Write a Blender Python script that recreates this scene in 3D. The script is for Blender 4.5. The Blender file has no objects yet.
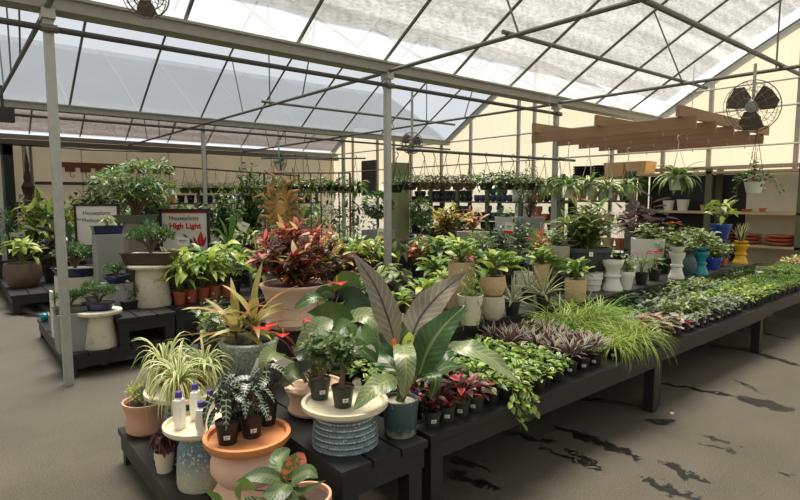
import bpy, math, random
from mathutils import Vector, Matrix
sc = bpy.context.scene
COL = sc.collection
pi = math.pi
R = math.radians
# ---------------------------------------------------------------- camera model
F, TH, PIT, H = 545.0, R(50.3), math.atan(52/545.0), 1.65
FW = Vector((math.cos(TH), math.sin(TH), 0)); RT = Vector((math.sin(TH), -math.cos(TH), 0))
def ray(px, py):
    a, b = (px-400)/F, (250-py)/F
    f = math.cos(PIT)+b*math.sin(PIT); u = -math.sin(PIT)+b*math.cos(PIT)
    return FW*f + RT*a + Vector((0, 0, u))
def at(px, py, z, r=0.0):
    d = ray(px, py); t = (z-H)/d.z
    p = Vector((d.x*t, d.y*t, z))
    h = Vector((d.x, d.y, 0)).normalized()
    return p + h*r
def atx(px, py, x):
    d = ray(px, py); t = x/d.x
    return Vector((x, d.y*t, H+d.z*t))
def aty(px, py, y):
    d = ray(px, py); t = y/d.y
    return Vector((d.x*t, y, H+d.z*t))
# ---------------------------------------------------------------- materials
def lin(c):
    o = []
    for v in c[:3]:
        v /= 255.0
        o.append(v/12.92 if v <= .04045 else ((v+.055)/1.055)**2.4)
    return (*o, 1.0)
class NT:
    def __init__(s, name):
        s.m = bpy.data.materials.new(name); s.m.use_nodes = True
        s.t = s.m.node_tree; s.t.nodes.clear()
        s.out = s.n('ShaderNodeOutputMaterial')
    def n(s, typ, **k):
        nd = s.t.nodes.new(typ)
        for a, v in k.items():
            if a == 'inp':
                for i, x in v.items(): s.set(nd, i, x)
            else: setattr(nd, a, v)
        return nd
    def set(s, nd, i, x):
        if isinstance(x, bpy.types.NodeSocket): s.t.links.new(x, nd.inputs[i])
        else: nd.inputs[i].default_value = x
    def math(s, op, a, b=0.0, c=0.0):
        nd = s.n('ShaderNodeMath', operation=op)
        s.set(nd, 0, a); s.set(nd, 1, b); s.set(nd, 2, c)
        return nd.outputs[0]
    def mix(s, f, a, b, blend='MIX'):
        nd = s.n('ShaderNodeMix', data_type='RGBA', blend_type=blend)
        s.set(nd, 0, f); s.set(nd, 6, a); s.set(nd, 7, b)
        return nd.outputs[2]
    def ramp(s, f, stops):
        nd = s.n('ShaderNodeValToRGB'); s.set(nd, 0, f)
        cr = nd.color_ramp
        while len(cr.elements) < len(stops): cr.elements.new(.5)
        for e, (p, c) in zip(cr.elements, stops): e.position = p; e.color = c
        return nd.outputs[0]
    def step(s, f, lo, hi):
        nd = s.n('ShaderNodeMapRange', interpolation_type='SMOOTHSTEP'); s.set(nd, 0, f); s.set(nd, 1, lo); s.set(nd, 2, hi)
        return nd.outputs[0]
    def noise(s, scale, detail=3, vec=None, rough=.5):
        nd = s.n('ShaderNodeTexNoise'); nd.inputs['Scale'].default_value = scale; nd.inputs['Detail'].default_value = detail
        nd.inputs['Roughness'].default_value = rough
        if vec is not None: s.t.links.new(vec, nd.inputs['Vector'])
        return nd.outputs[0]
    def obj(s): return s.n('ShaderNodeTexCoord').outputs['Object']
    def bsdf(s, col, rough=.6, metal=0.0, bump=None, bstr=.3, bdist=.01, spec=.5, sheen=0):
        b = s.n('ShaderNodeBsdfPrincipled')
        s.set(b, 'Base Color', col); s.set(b, 'Roughness', rough); s.set(b, 'Metallic', metal)
        s.set(b, 'Specular IOR Level', spec)
        if bump is not None:
            bn = s.n('ShaderNodeBump'); bn.inputs['Strength'].default_value = bstr; bn.inputs['Distance'].default_value = bdist
            s.t.links.new(bump, bn.inputs['Height']); s.t.links.new(bn.outputs[0], b.inputs['Normal'])
        return b
    def end(s, sh):
        s.t.links.new(sh.outputs[0] if hasattr(sh, 'outputs') else sh, s.out.inputs[0]); return s.m
def sc_(c, k): return tuple(min(255, v*k) for v in c)
def plainmat(name, c, rough=.6, metal=0.0, var=.12, nscale=6, bstr=.15, spec=.5, c2=None, sc2=3, amt=.5):
    t = NT(name); o = t.obj()
    n1 = t.noise(nscale, 4, o)
    a, b = lin(sc_(c, 1-var)), lin(sc_(c, 1+var))
    col = t.mix(n1, a, b)
    if c2 is not None:
        col = t.mix(t.step(t.noise(sc2, 5, o, .65), amt-.04, amt+.06), col, lin(c2))
    return t.end(t.bsdf(col, rough, metal, n1, bstr, .005, spec))
def leafmat(name, base, alt=None, mode=None, back=None, var=.22, rough=.38, trans=.3, alt2=None, width=.5, freq=9, mid=None, spec=.5, vein=0):
    """mode: edge, center, veins, spots, stripes, tip"""
    t = NT(name)
    uv = t.n('ShaderNodeUVMap').outputs[0]
    sp = t.n('ShaderNodeSeparateXYZ'); t.t.links.new(uv, sp.inputs[0]); u, v = sp.outputs[0], sp.outputs[1]
    c = t.math('ABSOLUTE', t.math('MULTIPLY', t.math('SUBTRACT', u, .5), 2.0))   # 0 at midrib, 1 at margin
    g = t.n('ShaderNodeNewGeometry')
    rnd = g.outputs['Random Per Island']
    col = lin(base)
    oc = t.obj()
    if alt is not None:
        if mode == 'edge': m = t.step(t.math('ADD', c, t.math('MULTIPLY', t.noise(40, 2, oc), .3)), width+.1, width+.25)
        elif mode == 'center': m = t.math('SUBTRACT', 1.0, t.step(c, width-.1, width+.05))
        elif mode == 'veins':
            w = t.math('SINE', t.math('MULTIPLY', t.math('SUBTRACT', v, t.math('MULTIPLY', c, .12)), freq*2*pi))
            m1 = t.step(w, 1-width, 1.0-width*.4)
            m = t.math('MAXIMUM', m1, t.math('SUBTRACT', 1.0, t.step(c, .05, .16)))
        elif mode == 'spots': m = t.step(t.noise(freq*8, 2, oc), width-.03, width+.05)
        elif mode == 'tip': m = t.step(v, width-.25, width+.2)
        elif mode == 'island': m = t.step(rnd, width-.02, width+.02)
        else: m = .5
        col = t.mix(m, col, lin(alt))
    if alt2 is not None:
        col = t.mix(t.step(t.n('ShaderNodeTexWhiteNoise', noise_dimensions='1D', inp={1: rnd}).outputs[0], .62, .7), col, lin(alt2))
    if vein:
        wv = t.math('SINE', t.math('MULTIPLY', t.math('SUBTRACT', v, t.math('MULTIPLY', c, .16)), 75.0))
        col = t.mix(t.math('MULTIPLY', t.step(wv, .55, .95), vein), col, lin(sc_(base, 1.5)))
        col = t.mix(t.math('MULTIPLY', t.step(t.noise(14, 4, oc), .5, .7), .3), col, lin(sc_(base, .72)))
    if mid is not None:
        col = t.mix(t.math('SUBTRACT', 1.0, t.step(c, .03, .13)), col, lin(mid))
    hs = t.n('ShaderNodeHueSaturation'); t.set(hs, 'Color', col)
    t.set(hs, 'Value', t.math('ADD', 1-var, t.math('MULTIPLY', rnd, 2*var)))
    t.set(hs, 'Hue', t.math('ADD', .485, t.math('MULTIPLY', t.noise(3, 2, oc), .03)))
    col = hs.outputs[0]
    if back is not None: col = t.mix(g.outputs['Backfacing'], col, lin(back))
    w = t.math('SINE', t.math('MULTIPLY', t.math('SUBTRACT', v, t.math('MULTIPLY', c, .2)), 60.0))
    b = t.bsdf(col, rough, 0, w, .12, .002, spec)
    tr = t.n('ShaderNodeBsdfTranslucent'); t.set(tr, 0, col)
    mx = t.n('ShaderNodeMixShader'); t.set(mx, 0, trans); t.t.links.new(b.outputs[0], mx.inputs[1]); t.t.links.new(tr.outputs[0], mx.inputs[2])
    return t.end(mx)
M = {}
def G(c): return c
# leaves
L_ = leafmat
M['green'] = L_('leaf_green', (79, 109, 49)); M['mid'] = L_('leaf_mid_green', (105, 134, 59)); M['dark'] = L_('leaf_dark_green', (44, 66, 38), rough=.3)
M['deep'] = L_('leaf_deep_green', (34, 52, 32), rough=.35)
M['lime'] = L_('leaf_lime', (172, 188, 88)); M['fresh'] = L_('leaf_fresh_green', (120, 154, 62)); M['greygreen'] = L_('leaf_grey_green', (112, 128, 98), rough=.55)
M['olive'] = L_('leaf_olive', (96, 101, 50)); M['bonsai'] = L_('leaf_bonsai', (69, 101, 56), rough=.6)
M['spider'] = L_('leaf_spider', (98, 132, 56), (222, 226, 168), 'edge', width=.22); M['spiderw'] = L_('leaf_spider_centre', (222, 224, 160), (110, 140, 64), 'edge', width=.4)
M['grassy'] = L_('leaf_grass', (150, 170, 72)); M['grass2'] = L_('leaf_grass_dark', (118, 146, 58), (196, 206, 110), 'center', width=.3)
M['varieg'] = L_('leaf_variegated', (96, 132, 58), (214, 216, 150), 'edge', width=.45, alt2=(150, 176, 80)); M['calathea'] = L_('leaf_calathea', (60, 92, 52), (172, 188, 130), 'veins', back=(100, 62, 72), width=.5, freq=7)
M['alocasia'] = L_('leaf_alocasia', (26, 44, 32), (164, 176, 152), 'veins', freq=6, width=.42, back=(78, 70, 78), rough=.3)
M['fitt'] = L_('leaf_fittonia', (92, 112, 78), (216, 216, 196), 'veins', freq=5, width=.5)
M['silver'] = L_('leaf_silver', (148, 162, 128), (86, 112, 78), 'veins', freq=6, width=.4, rough=.5)
M['rhoeo'] = L_('leaf_rhoeo', (86, 84, 72), (180, 172, 154), 'edge', back=(96, 70, 66), width=.3, rough=.5, alt2=(124, 104, 94))
M['redleaf'] = L_('leaf_red', (128, 34, 40), (196, 90, 84), 'edge', width=.5, alt2=(74, 30, 34), rough=.4); M['burg'] = L_('leaf_burgundy', (66, 28, 34), (112, 60, 58), 'tip', width=.8, alt2=(52, 44, 38), rough=.3)
M['crotonred'] = L_('leaf_croton_red', (72, 26, 32), (206, 148, 116), 'veins', freq=5, width=.35, alt2=(150, 40, 46), rough=.3)
M['crotonpink'] = L_('leaf_croton_pink', (214, 142, 120), (176, 66, 62), 'edge', width=.5, alt2=(206, 170, 120), rough=.4); M['crotondark'] = L_('leaf_croton_dark', (44, 44, 30), (120, 104, 48), 'center', width=.18, alt2=(66, 30, 34), rough=.28)
M['crotonyel'] = L_('leaf_croton_yellow', (104, 116, 50), (222, 206, 92), 'center', width=.4, alt2=(206, 160, 82)); M['ti'] = L_('leaf_ti', (146, 154, 70), (208, 132, 104), 'edge', width=.66, alt2=(166, 160, 92), mid=(196, 160, 112))
M['purple'] = L_('leaf_dark_purple', (48, 38, 42), back=(112, 88, 92), rough=.3, alt2=(64, 46, 46)); M['begonia'] = L_('leaf_begonia', (58, 24, 36), (168, 112, 124), 'center', width=.28, rough=.4)
M['pinkcal'] = L_('leaf_pink_caladium', (96, 104, 72), (214, 160, 152), 'center', width=.6, alt2=(176, 84, 90)); M['succ'] = L_('leaf_succulent', (150, 140, 108), (190, 134, 112), 'tip', width=.75, alt2=(196, 184, 140), rough=.5)
M['succy'] = L_('leaf_succulent_yellow', (178, 184, 92), rough=.5); M['succg'] = L_('leaf_succulent_grey', (116, 132, 122), rough=.6); M['zz'] = L_('leaf_zz', (100, 125, 63), (156, 166, 98), 'edge', width=.5, rough=.28)
M['stripe'] = L_('leaf_sansevieria', (52, 66, 44), (206, 206, 160), 'edge', width=.55); M['agave'] = L_('leaf_striped_dark', (70, 82, 54), (178, 178, 140), 'edge', width=.5)
M['giant'] = L_('leaf_giant_green', (58, 86, 42), rough=.33, mid=(120, 140, 80), var=.08, spec=.5, vein=.35, back=(88, 104, 74)); M['giantp'] = L_('leaf_giant_purple_back', (132, 124, 108), back=(118, 106, 100), rough=.5, mid=(70, 54, 60), var=.06, vein=.3, trans=.15)
M['giantl'] = L_('leaf_giant_pale', (132, 146, 104), back=(126, 136, 98), rough=.3, mid=(170, 176, 120), var=.08, vein=.4); M['aglared'] = L_('leaf_red_spotted', (92, 116, 62), (206, 116, 84), 'spots', width=.5, freq=7, rough=.4)
M['agla'] = L_('leaf_grey_aglaonema', (88, 108, 72), (122, 136, 98), 'center', width=.3, vein=.4, back=(120, 116, 98)); M['brownleaf'] = L_('leaf_bronze', (86, 62, 46), (74, 86, 50), 'island', width=.5, back=(140, 88, 62), rough=.3)
M['fern'] = L_('leaf_fern', (116, 156, 62), rough=.6); M['fernlime'] = L_('leaf_fern_lime', (118, 148, 62), rough=.6)
M['rust'] = plainmat('rusted_metal', (158, 118, 68), .7, .2, .3, 12, c2=(112, 100, 54), sc2=9, amt=.52)
M['stem'] = L_('stem_green', (104, 110, 58), rough=.5, trans=.05); M['bark'] = plainmat('bark', (104, 82, 62), .85, nscale=30, bstr=.5); M['redstem'] = L_('stem_red', (138, 60, 48), trans=.05)
M['flred'] = L_('petal_red', (206, 44, 52), (226, 78, 78), 'center', rough=.25, width=.3); M['florange'] = L_('petal_orange', (236, 120, 50)); M['flyellow'] = L_('petal_yellow', (224, 206, 40)); M['flpink'] = L_('petal_pink', (196, 62, 78), alt2=(212, 150, 84)); M['flwhite'] = L_('petal_white', (222, 204, 200))
# hard materials
M['soil'] = plainmat('soil', (58, 44, 36), .95, nscale=60, var=.5, bstr=1.0); M['gravel'] = plainmat('pale_gravel', (176, 168, 150), .9, nscale=90, var=.3, bstr=1)
M['blackpl'] = plainmat('black_plastic', (30, 31, 30), .45, var=.05); M['greenpl'] = plainmat('dark_green_plastic', (50, 58, 48), .5, var=.06); M['terrapl'] = plainmat('terracotta_plastic', (164, 84, 56), .5, var=.05)
M['terra'] = plainmat('terracotta', (212, 162, 134), .8, var=.07, nscale=3); M['terrapale'] = plainmat('washed_terracotta', (222, 184, 160), .9, var=.06, nscale=5, c2=(234, 202, 182), sc2=4, amt=.56); M['terrared'] = plainmat('red_terracotta', (192, 108, 76), .8, var=.06); M['terraor'] = plainmat('terracotta_saucer', (206, 136, 84), .6, var=.05, nscale=3)
M['cream'] = plainmat('cream_ceramic', (218, 208, 180), .45, var=.03); M['concrete'] = plainmat('pale_concrete', (214, 206, 186), .9, var=.05, nscale=8, c2=(198, 190, 168), sc2=14, amt=.58); M['white'] = plainmat('white_ceramic', (218, 216, 204), .4, var=.02)
M['whiteplast'] = plainmat('white_plastic', (214, 216, 202), .45, var=.03); M['grey'] = plainmat('grey_fibre_clay', (146, 146, 142), .8, var=.04); M['darkgrey'] = plainmat('dark_grey_planter', (66, 70, 72), .6, var=.05); M['stone'] = plainmat('mossy_stone', (156, 150, 130), .9, nscale=14, var=.18, bstr=.6)
M['navy'] = plainmat('navy_glaze', (36, 44, 76), .2, var=.12); M['cobalt'] = plainmat('cobalt_glaze', (38, 70, 156), .2, var=.05); M['teal'] = plainmat('teal_glaze', (30, 128, 142), .25, var=.06); M['yellow'] = plainmat('yellow_glaze', (226, 170, 34), .3, var=.03); M['tealdark'] = plainmat('slate_glaze', (60, 84, 92), .3, var=.15, nscale=9)
M['brownpot'] = plainmat('brown_glaze', (104, 82, 66), .5, nscale=10, var=.2); M['bonbrown'] = plainmat('bonsai_brown', (66, 46, 40), .4, var=.08); M['bongreen'] = plainmat('bonsai_green', (84, 96, 78), .5, var=.06)
M['tan'] = plainmat('tan_clay', (196, 168, 130), .9, nscale=60, var=.14, bstr=.5); M['fossil'] = plainmat('fossil_stone', (196, 188, 166), .9, nscale=18, var=.12, bstr=.8)
M['ceil'] = plainmat('fan_grey', (92, 92, 88), .5, .5); M['galv'] = plainmat('galvanised_steel', (176, 178, 170), .45, .35, .08, 14); M['steel'] = plainmat('weathered_steel_pipe', (104, 104, 96), .55, .4, .14, 20); M['darksteel'] = plainmat('dark_pipe', (74, 74, 70), .6, .3, .1, 20)
M['gutter'] = plainmat('gutter_aluminium', (150, 148, 136), .6, .25, .06, 30); M['bluecage'] = plainmat('blue_plastic', (24, 96, 116), .5)
M['purplecap'] = plainmat('purple_cap', (82, 66, 150), .4, var=.03); M['bottle'] = plainmat('white_bottle', (238, 236, 230), .3, var=.02); M['label'] = plainmat('white_label', (232, 230, 222), .6, var=.02); M['ink'] = plainmat('dark_ink', (60, 62, 84), .7, var=.02); M['redink'] = plainmat('red_ink', (196, 40, 52), .7, var=.02)
M['blackmetal'] = plainmat('black_metal', (26, 26, 26), .5, var=.03); M['wicker'] = plainmat('wicker', (158, 132, 92), .85, nscale=40, var=.3, bstr=1); M['cocoa'] = plainmat('coco_liner', (92, 68, 50), .95, nscale=50, var=.35, bstr=1)
M['paper'] = plainmat('sign_paper', (226, 220, 204), .8, var=.02); M['rope'] = plainmat('rope', (206, 198, 176), .9); M['fanblade'] = plainmat('fan_blade', (92, 82, 74), .5); M['redbrown'] = plainmat('brown_painted_wood', (128, 92, 72), .8)
def glazed(name, top, bot, z0, z1, speck=(206, 206, 186), vs=40, bands=False, sp=.62):
    t = NT(name); o = t.obj(); sp3 = t.n('ShaderNodeSeparateXYZ'); t.t.links.new(o, sp3.inputs[0])
    mp = t.n('ShaderNodeMapping'); t.t.links.new(o, mp.inputs[0]); mp.inputs['Scale'].default_value = (1, 1, .8)
    n = t.noise(vs*1.6, 5, mp.outputs[0], .7)
    g = t.step(t.math('ADD', sp3.outputs[2], t.math('MULTIPLY', t.noise(14, 5, o, .75), .16)), z0+.05, z1+.08)
    col = t.mix(g, lin(bot), t.mix(t.noise(7, 3, o), lin(sc_(top, .8)), lin(sc_(top, 1.2))))
    if bands:
        w = t.math('SINE', t.math('MULTIPLY', sp3.outputs[2], 2*pi*bands))
        col = t.mix(t.math('MULTIPLY', t.step(w, .8, .98), t.step(n, .4, .55)), col, lin(speck))
    col = t.mix(t.step(n, sp, sp+.06), col, lin(speck))
    return t.end(t.bsdf(col, .35, 0, n, .25, .004))
M['glazeblue'] = glazed('blue_drip_glaze', (100, 126, 138), (198, 196, 166), .04, .2, (214, 212, 190), 45, False, .56)
M['glazerib'] = glazed('ribbed_blue_glaze', (92, 112, 118), (92, 112, 118), -1, -.9, (216, 222, 214), 50, 38, .6)
M['glazespider'] = glazed('deep_blue_glaze', (62, 94, 108), (84, 110, 120), -.05, 0, (186, 200, 198), 60, 34, .6)
M['glazeteal'] = glazed('teal_glaze_white_foot', (64, 88, 90), (190, 184, 162), .0, .05, (178, 178, 158), 22, False, .6)
M['glazegg'] = glazed('blue_green_speckled', (156, 166, 152), (160, 166, 150), -1, -.9, (108, 134, 130), 40, False, .5)
def woodmat(name, c, c2, axis=0, rough=.75, scale=9, gap=.0, worn=None):
    t = NT(name); o = t.obj(); mp = t.n('ShaderNodeMapping'); t.t.links.new(o, mp.inputs[0])
    s = [1, 1, 1]; s[axis] = .08; mp.inputs['Scale'].default_value = s
    n = t.noise(scale*4, 5, mp.outputs[0], .6)
    col = t.mix(n, lin(c), lin(c2))
    if worn: col = t.mix(t.step(t.noise(3, 6, o, .7), .58, .75), col, lin(worn))
    return t.end(t.bsdf(col, rough, 0, n, .3, .004, .35))
M['bench'] = woodmat('black_stained_wood', (33, 34, 34), (48, 48, 47), 0, .45, worn=(72, 71, 68)); M['benchy'] = woodmat('black_stained_wood_y', (33, 34, 34), (48, 48, 47), 1, .45, worn=(76, 75, 71))
M['redwood'] = woodmat('pergola_wood', (136, 104, 80), (162, 128, 102), 1); M['redwoodx'] = woodmat('pergola_wood_x', (140, 112, 88), (168, 138, 108), 0); M['crate'] = woodmat('pale_crate_wood', (196, 152, 98), (222, 184, 132), 0, scale=5)
M['rackwood'] = woodmat('olive_rack_wood', (84, 90, 66), (104, 110, 84), 2); M['postwood'] = woodmat('mossy_post_wood', (112, 118, 82), (146, 148, 108), 2); M['greypaint'] = woodmat('weathered_grey_wood', (120, 112, 100), (150, 142, 128), 2); M['shelfpale'] = woodmat('pale_shelf_wood', (170, 152, 118), (196, 178, 142), 1); M['brownfence'] = woodmat('brown_shelf', (112, 74, 58), (134, 92, 72), 0)
# ---------------------------------------------------------------- mesh builder
class MB:
    def __init__(s): s.v = []; s.f = []; s.u = []; s.m = []; s.mats = []; s.flat = []
    def mi(s, m):
        if m not in s.mats: s.mats.append(m)
        return s.mats.index(m)
    def quad(s, idx, mi, uv=None, flat=False):
        s.f.append(idx); s.m.append(mi); s.flat.append(flat)
        s.u.extend(uv if uv else [(0, 0)]*len(idx))
    def box(s, x0, x1, y0, y1, z0, z1, m, mat4=None):
        mi = s.mi(m); b = len(s.v)
        for z in (z0, z1):
            for x, y in ((x0, y0), (x1, y0), (x1, y1), (x0, y1)):
                p = Vector((x, y, z)); s.v.append(mat4 @ p if mat4 else p)
        for q in ((0, 3, 2, 1), (4, 5, 6, 7), (0, 1, 5, 4), (1, 2, 6, 5), (2, 3, 7, 6), (3, 0, 4, 7)):
            s.quad([b+i for i in q], mi, None, True)
        return s
    def hull(s, pts, m):       # 8 points bottom 4, top 4
        mi = s.mi(m); b = len(s.v); s.v += [Vector(p) for p in pts]
        for q in ((0, 3, 2, 1), (4, 5, 6, 7), (0, 1, 5, 4), (1, 2, 6, 5), (2, 3, 7, 6), (3, 0, 4, 7)):
            s.quad([b+i for i in q], mi, None, True)
        return s
    def tube(s, pts, r, m, n=6, cap=True, r1=None):
        mi = s.mi(m); pts = [Vector(p) for p in pts]; b = len(s.v); k = len(pts)
        up = Vector((0, 0, 1)); prev = None
        for i, p in enumerate(pts):
            t = (pts[min(i+1, k-1)]-pts[max(i-1, 0)]).normalized()
            a = prev if prev is not None else (up.cross(t) if abs(t.z) < .95 else Vector((1, 0, 0)))
            a = (a - t*a.dot(t)).normalized(); c = t.cross(a); prev = a
            rr = r if r1 is None else r+(r1-r)*i/(k-1)
            for j in range(n):
                q = 2*pi*j/n; s.v.append(p + a*(rr*math.cos(q)) + c*(rr*math.sin(q)))
        for i in range(k-1):
            for j in range(n):
                j2 = (j+1) % n
                s.quad([b+i*n+j, b+i*n+j2, b+(i+1)*n+j2, b+(i+1)*n+j], mi, [(.5, .5)]*4)
        if cap:
            s.quad([b+j for j in reversed(range(n))], mi, None, True); s.quad([b+(k-1)*n+j for j in range(n)], mi, None, True)
        return s
    def lathe(s, prof, m, n=24, org=(0, 0, 0), sx=1, sy=1, sq=0):
        mi = s.mi(m); b = len(s.v); k = len(prof); o = Vector(org)
        for r, z in prof:
            for j in range(n):
                a = 2*pi*j/n; ca, sa = math.cos(a), math.sin(a)
                if sq: w = 1/max(abs(ca), abs(sa)); w = 1+(w-1)*sq; ca *= w; sa *= w
                s.v.append(o+Vector((r*ca*sx, r*sa*sy, z)))
        for i in range(k-1):
            for j in range(n):
                j2 = (j+1) % n
                s.quad([b+i*n+j, b+i*n+j2, b+(i+1)*n+j2, b+(i+1)*n+j], mi)
        if prof[0][0] > 1e-4: s.quad([b+j for j in reversed(range(n))], mi, None, True)
        if prof[-1][0] > 1e-4: s.quad([b+(k-1)*n+j for j in range(n)], mi, None, True)
        return s
    def leaf(s, p, az, el, L, W, droop, m, prof='lance', n=5, fold=.25, roll=0.0, wave=0.0, twist=0.0, rng=random):
        mi = s.mi(m); st = PROF[prof]; b = len(s.v); p = Vector(p)
        base = Vector(p); hd = Vector((math.cos(az), math.sin(az), 0)); sd = Vector((-math.sin(az), math.cos(az), 0)); z = Vector((0, 0, 1))
        cs = [st(i/n) for i in range(n+1)]
        e = el; pos = base.copy(); ph = rng.random()*6
        for i in range(n+1):
            t = i/n; w, back = cs[i]
            tv = hd*math.cos(e)+z*math.sin(e); nv = z*math.cos(e)-hd*math.sin(e)
            rr = roll+twist*t
            side = sd*math.cos(rr)+nv*math.sin(rr); nn = nv*math.cos(rr)-sd*math.sin(rr)
            hw = max(W*.5*w, .0004)
            lift = nn*(fold*hw)
            wv = wave*W*math.sin(ph+t*14)
            q = pos-tv*(back*L)
            s.v += [q-side*hw+lift+nn*wv, pos.copy(), q+side*hw+lift-nn*wv*.8]
            if i < n:
                de = droop/n; e -= de
                pos = pos+(hd*math.cos(e)+z*math.sin(e))*(L/n)
        for i in range(n):
            a = b+i*3; t0, t1 = i/n, (i+1)/n
            s.quad([a+3, a+4, a+1, a], mi, [(0, t1), (.5, t1), (.5, t0), (0, t0)])
            s.quad([a+4, a+5, a+2, a+1], mi, [(.5, t1), (1, t1), (1, t0), (.5, t0)])
        return pos
    def add(s, o, mat=None):
        b = len(s.v); s.v += [mat @ v for v in o.v] if mat else o.v
        mp = [s.mi(m) for m in o.mats]
        s.f += [[b+i for i in f] for f in o.f]; s.m += [mp[i] for i in o.m]; s.u += o.u; s.flat += o.flat
        return s
    def mesh(s, name, sharp=R(38)):
        me = bpy.data.meshes.new(name); me.from_pydata([tuple(v) for v in s.v], [], s.f)
        for m in s.mats: me.materials.append(m if isinstance(m, bpy.types.Material) else M[m])
        me.polygons.foreach_set('material_index', s.m)
        me.polygons.foreach_set('use_smooth', [not f for f in s.flat])
        uv = me.uv_layers.new(name='UVMap'); fl = [c for p in s.u for c in p]; uv.data.foreach_set('uv', fl)
        if sharp: me.set_sharp_from_angle(angle=sharp)
        me.update(); return me
    def build(s, name, parent=None, loc=None, sharp=R(38)):
        return link(name, s.mesh(name, sharp), parent, loc)
def link(name, me, parent=None, loc=None, rz=0, scale=None):
    o = bpy.data.objects.new(name, me); COL.objects.link(o)
    if parent: o.parent = parent
    if loc is not None: o.location = loc
    if rz: o.rotation_euler[2] = rz
    if scale is not None: o.scale = (scale,)*3 if not hasattr(scale, '__len__') else scale
    return o
# leaf outlines: t -> (half width fraction, backward shift)
def _l(t): return (math.sin(pi*min(1, t**.75))**.9 if 0 < t < 1 else .06*(1-t), 0)
def _o(t): return (math.sqrt(max(0, math.sin(pi*t**.85))) if 0 < t < 1 else .05*(1-t), 0)
def _h(t):
    w = (1-t)**.62*(.62+1.5*t-1.0*t*t)*1.08 if t < 1 else 0
    return (min(1, w), .2*max(0, 1-t*2.5)**1.5)
def _g(t): return ((.75+.25*math.sin(pi*t))*(1-t**3), 0)
def _s(t): return (min(1, .45+2*t)*(1-t**4), 0)
def _b(t): return (math.sin(pi*t**1.5)**.8 if 0 < t < 1 else .04, 0)
def _w(t): return (((.25+t*2.2) if t < .34 else 1-(t-.34)**1.7*2.03) if t < 1 else 0, 0)
PROF = dict(lance=_l, oval=_o, heart=_h, grass=_g, strap=_s, obov=_b, arrow=_h, wide=_w)
# ---------------------------------------------------------------- foliage generators
def rosette(mb, rg, n, L, W, e0, e1, droop, m, prof='strap', r0=.012, h0=0, h1=0, seg=6, fold=.3, wave=0, roll=.25):
    for i in range(n):
        k = i/max(1, n-1); az = i*2.39996+rg.uniform(-.25, .25)
        e = e0+(e1-e0)*k+rg.uniform(-.12, .12)
        mm = rg.choice(m) if isinstance(m, (list, tuple)) else m
        l = L*rg.uniform(.75, 1.1)
        mb.leaf((r0*math.cos(az), r0*math.sin(az), h0+(h1-h0)*k), az, e, l, W*rg.uniform(.8, 1.1), droop*rg.uniform(.7, 1.25), mm, prof, seg, fold, rg.uniform(-roll, roll), wave, 0, rg)
def petioled(mb, rg, n, hp, spread, L, W, m, prof='oval', e0=.1, e1=1.35, tilt=-.5, sm='stem', sr=.0025, seg=5, fold=.2, wave=0):
    for i in range(n):
        k = (i+.5)/n; az = i*2.39996+rg.uniform(-.3, .3); out = spread*(k**.6)*rg.uniform(.8, 1.15); hh = hp*(1-.55*k*k)*rg.uniform(.8, 1.1)
        a = Vector((.008*math.cos(az), .008*math.sin(az), 0)); c = Vector((out*math.cos(az), out*math.sin(az), hh))
        b = Vector((out*.35*math.cos(az), out*.35*math.sin(az), hh*.65))
        mb.tube([a, b, c], sr, sm, 4, False)
        mm = rg.choice(m) if isinstance(m, (list, tuple)) else m
        mb.leaf(c, az+rg.uniform(-.5, .5), rg.uniform(tilt, tilt+.9), L*rg.uniform(.75, 1.15), W*rg.uniform(.8, 1.1), rg.uniform(.3, .9), mm, prof, seg, fold, rg.uniform(-.35, .35), wave, 0, rg)
def bushy(mb, rg, ns, h, spread, nl, L, W, m, prof='lance', sm='bark', sr=.003, seg=3, start=.2, droop=.5, curve=.3, e=(-.2, .8), base=.01):
    for i in range(ns):
        az = i*2.39996+rg.uniform(-.4, .4); k = ((i+.5)/ns)**.6; tx, ty = spread*k*math.cos(az), spread*k*math.sin(az)
        hh = h*(1-.45*k*k)*rg.uniform(.85, 1.1); pts = []
        bx, by = rg.uniform(-base, base), rg.uniform(-base, base)
        for j in range(5):
            t = j/4; pts.append(Vector((bx+tx*t**(1+curve), by+ty*t**(1+curve), hh*t)))
        mb.tube(pts, sr, sm, 4, False, sr*.5)
        for j in range(nl):
            t = start+(1-start)*(j+rg.random()*.6)/nl; q = t*4; a = min(3, int(q)); p = pts[a].lerp(pts[a+1], q-a)
            mm = rg.choice(m) if isinstance(m, (list, tuple)) else m
            mb.leaf(p, j*2.39996+rg.uniform(-.5, .5)+i, rg.uniform(*e)+(.5 if j == nl-1 else 0), L*rg.uniform(.7, 1.15), W*rg.uniform(.8, 1.1), droop*rg.uniform(.4, 1.4), mm, prof, seg, .25, rg.uniform(-.4, .4), 0, 0, rg)
def dome(mb, rg, n, r, h, L, W, m, prof='oval', seg=2, low=.0, out=.5):
    for i in range(n):
        az = i*2.39996+rg.uniform(-.3, .3); k = math.sqrt((i+.5)/n); rr = r*k*rg.uniform(.85, 1.05); z = low+h*math.sqrt(max(0, 1-k*k*.95))*rg.uniform(.6, 1.05)
        mm = rg.choice(m) if isinstance(m, (list, tuple)) else m
        mb.leaf((rr*math.cos(az), rr*math.sin(az), z), az+rg.uniform(-1, 1), rg.uniform(-.1, out)+.5*(1-k), L*rg.uniform(.7, 1.2), W*rg.uniform(.8, 1.15), rg.uniform(.1, .9), mm, prof, seg, .2, rg.uniform(-.5, .5), 0, 0, rg)
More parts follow.
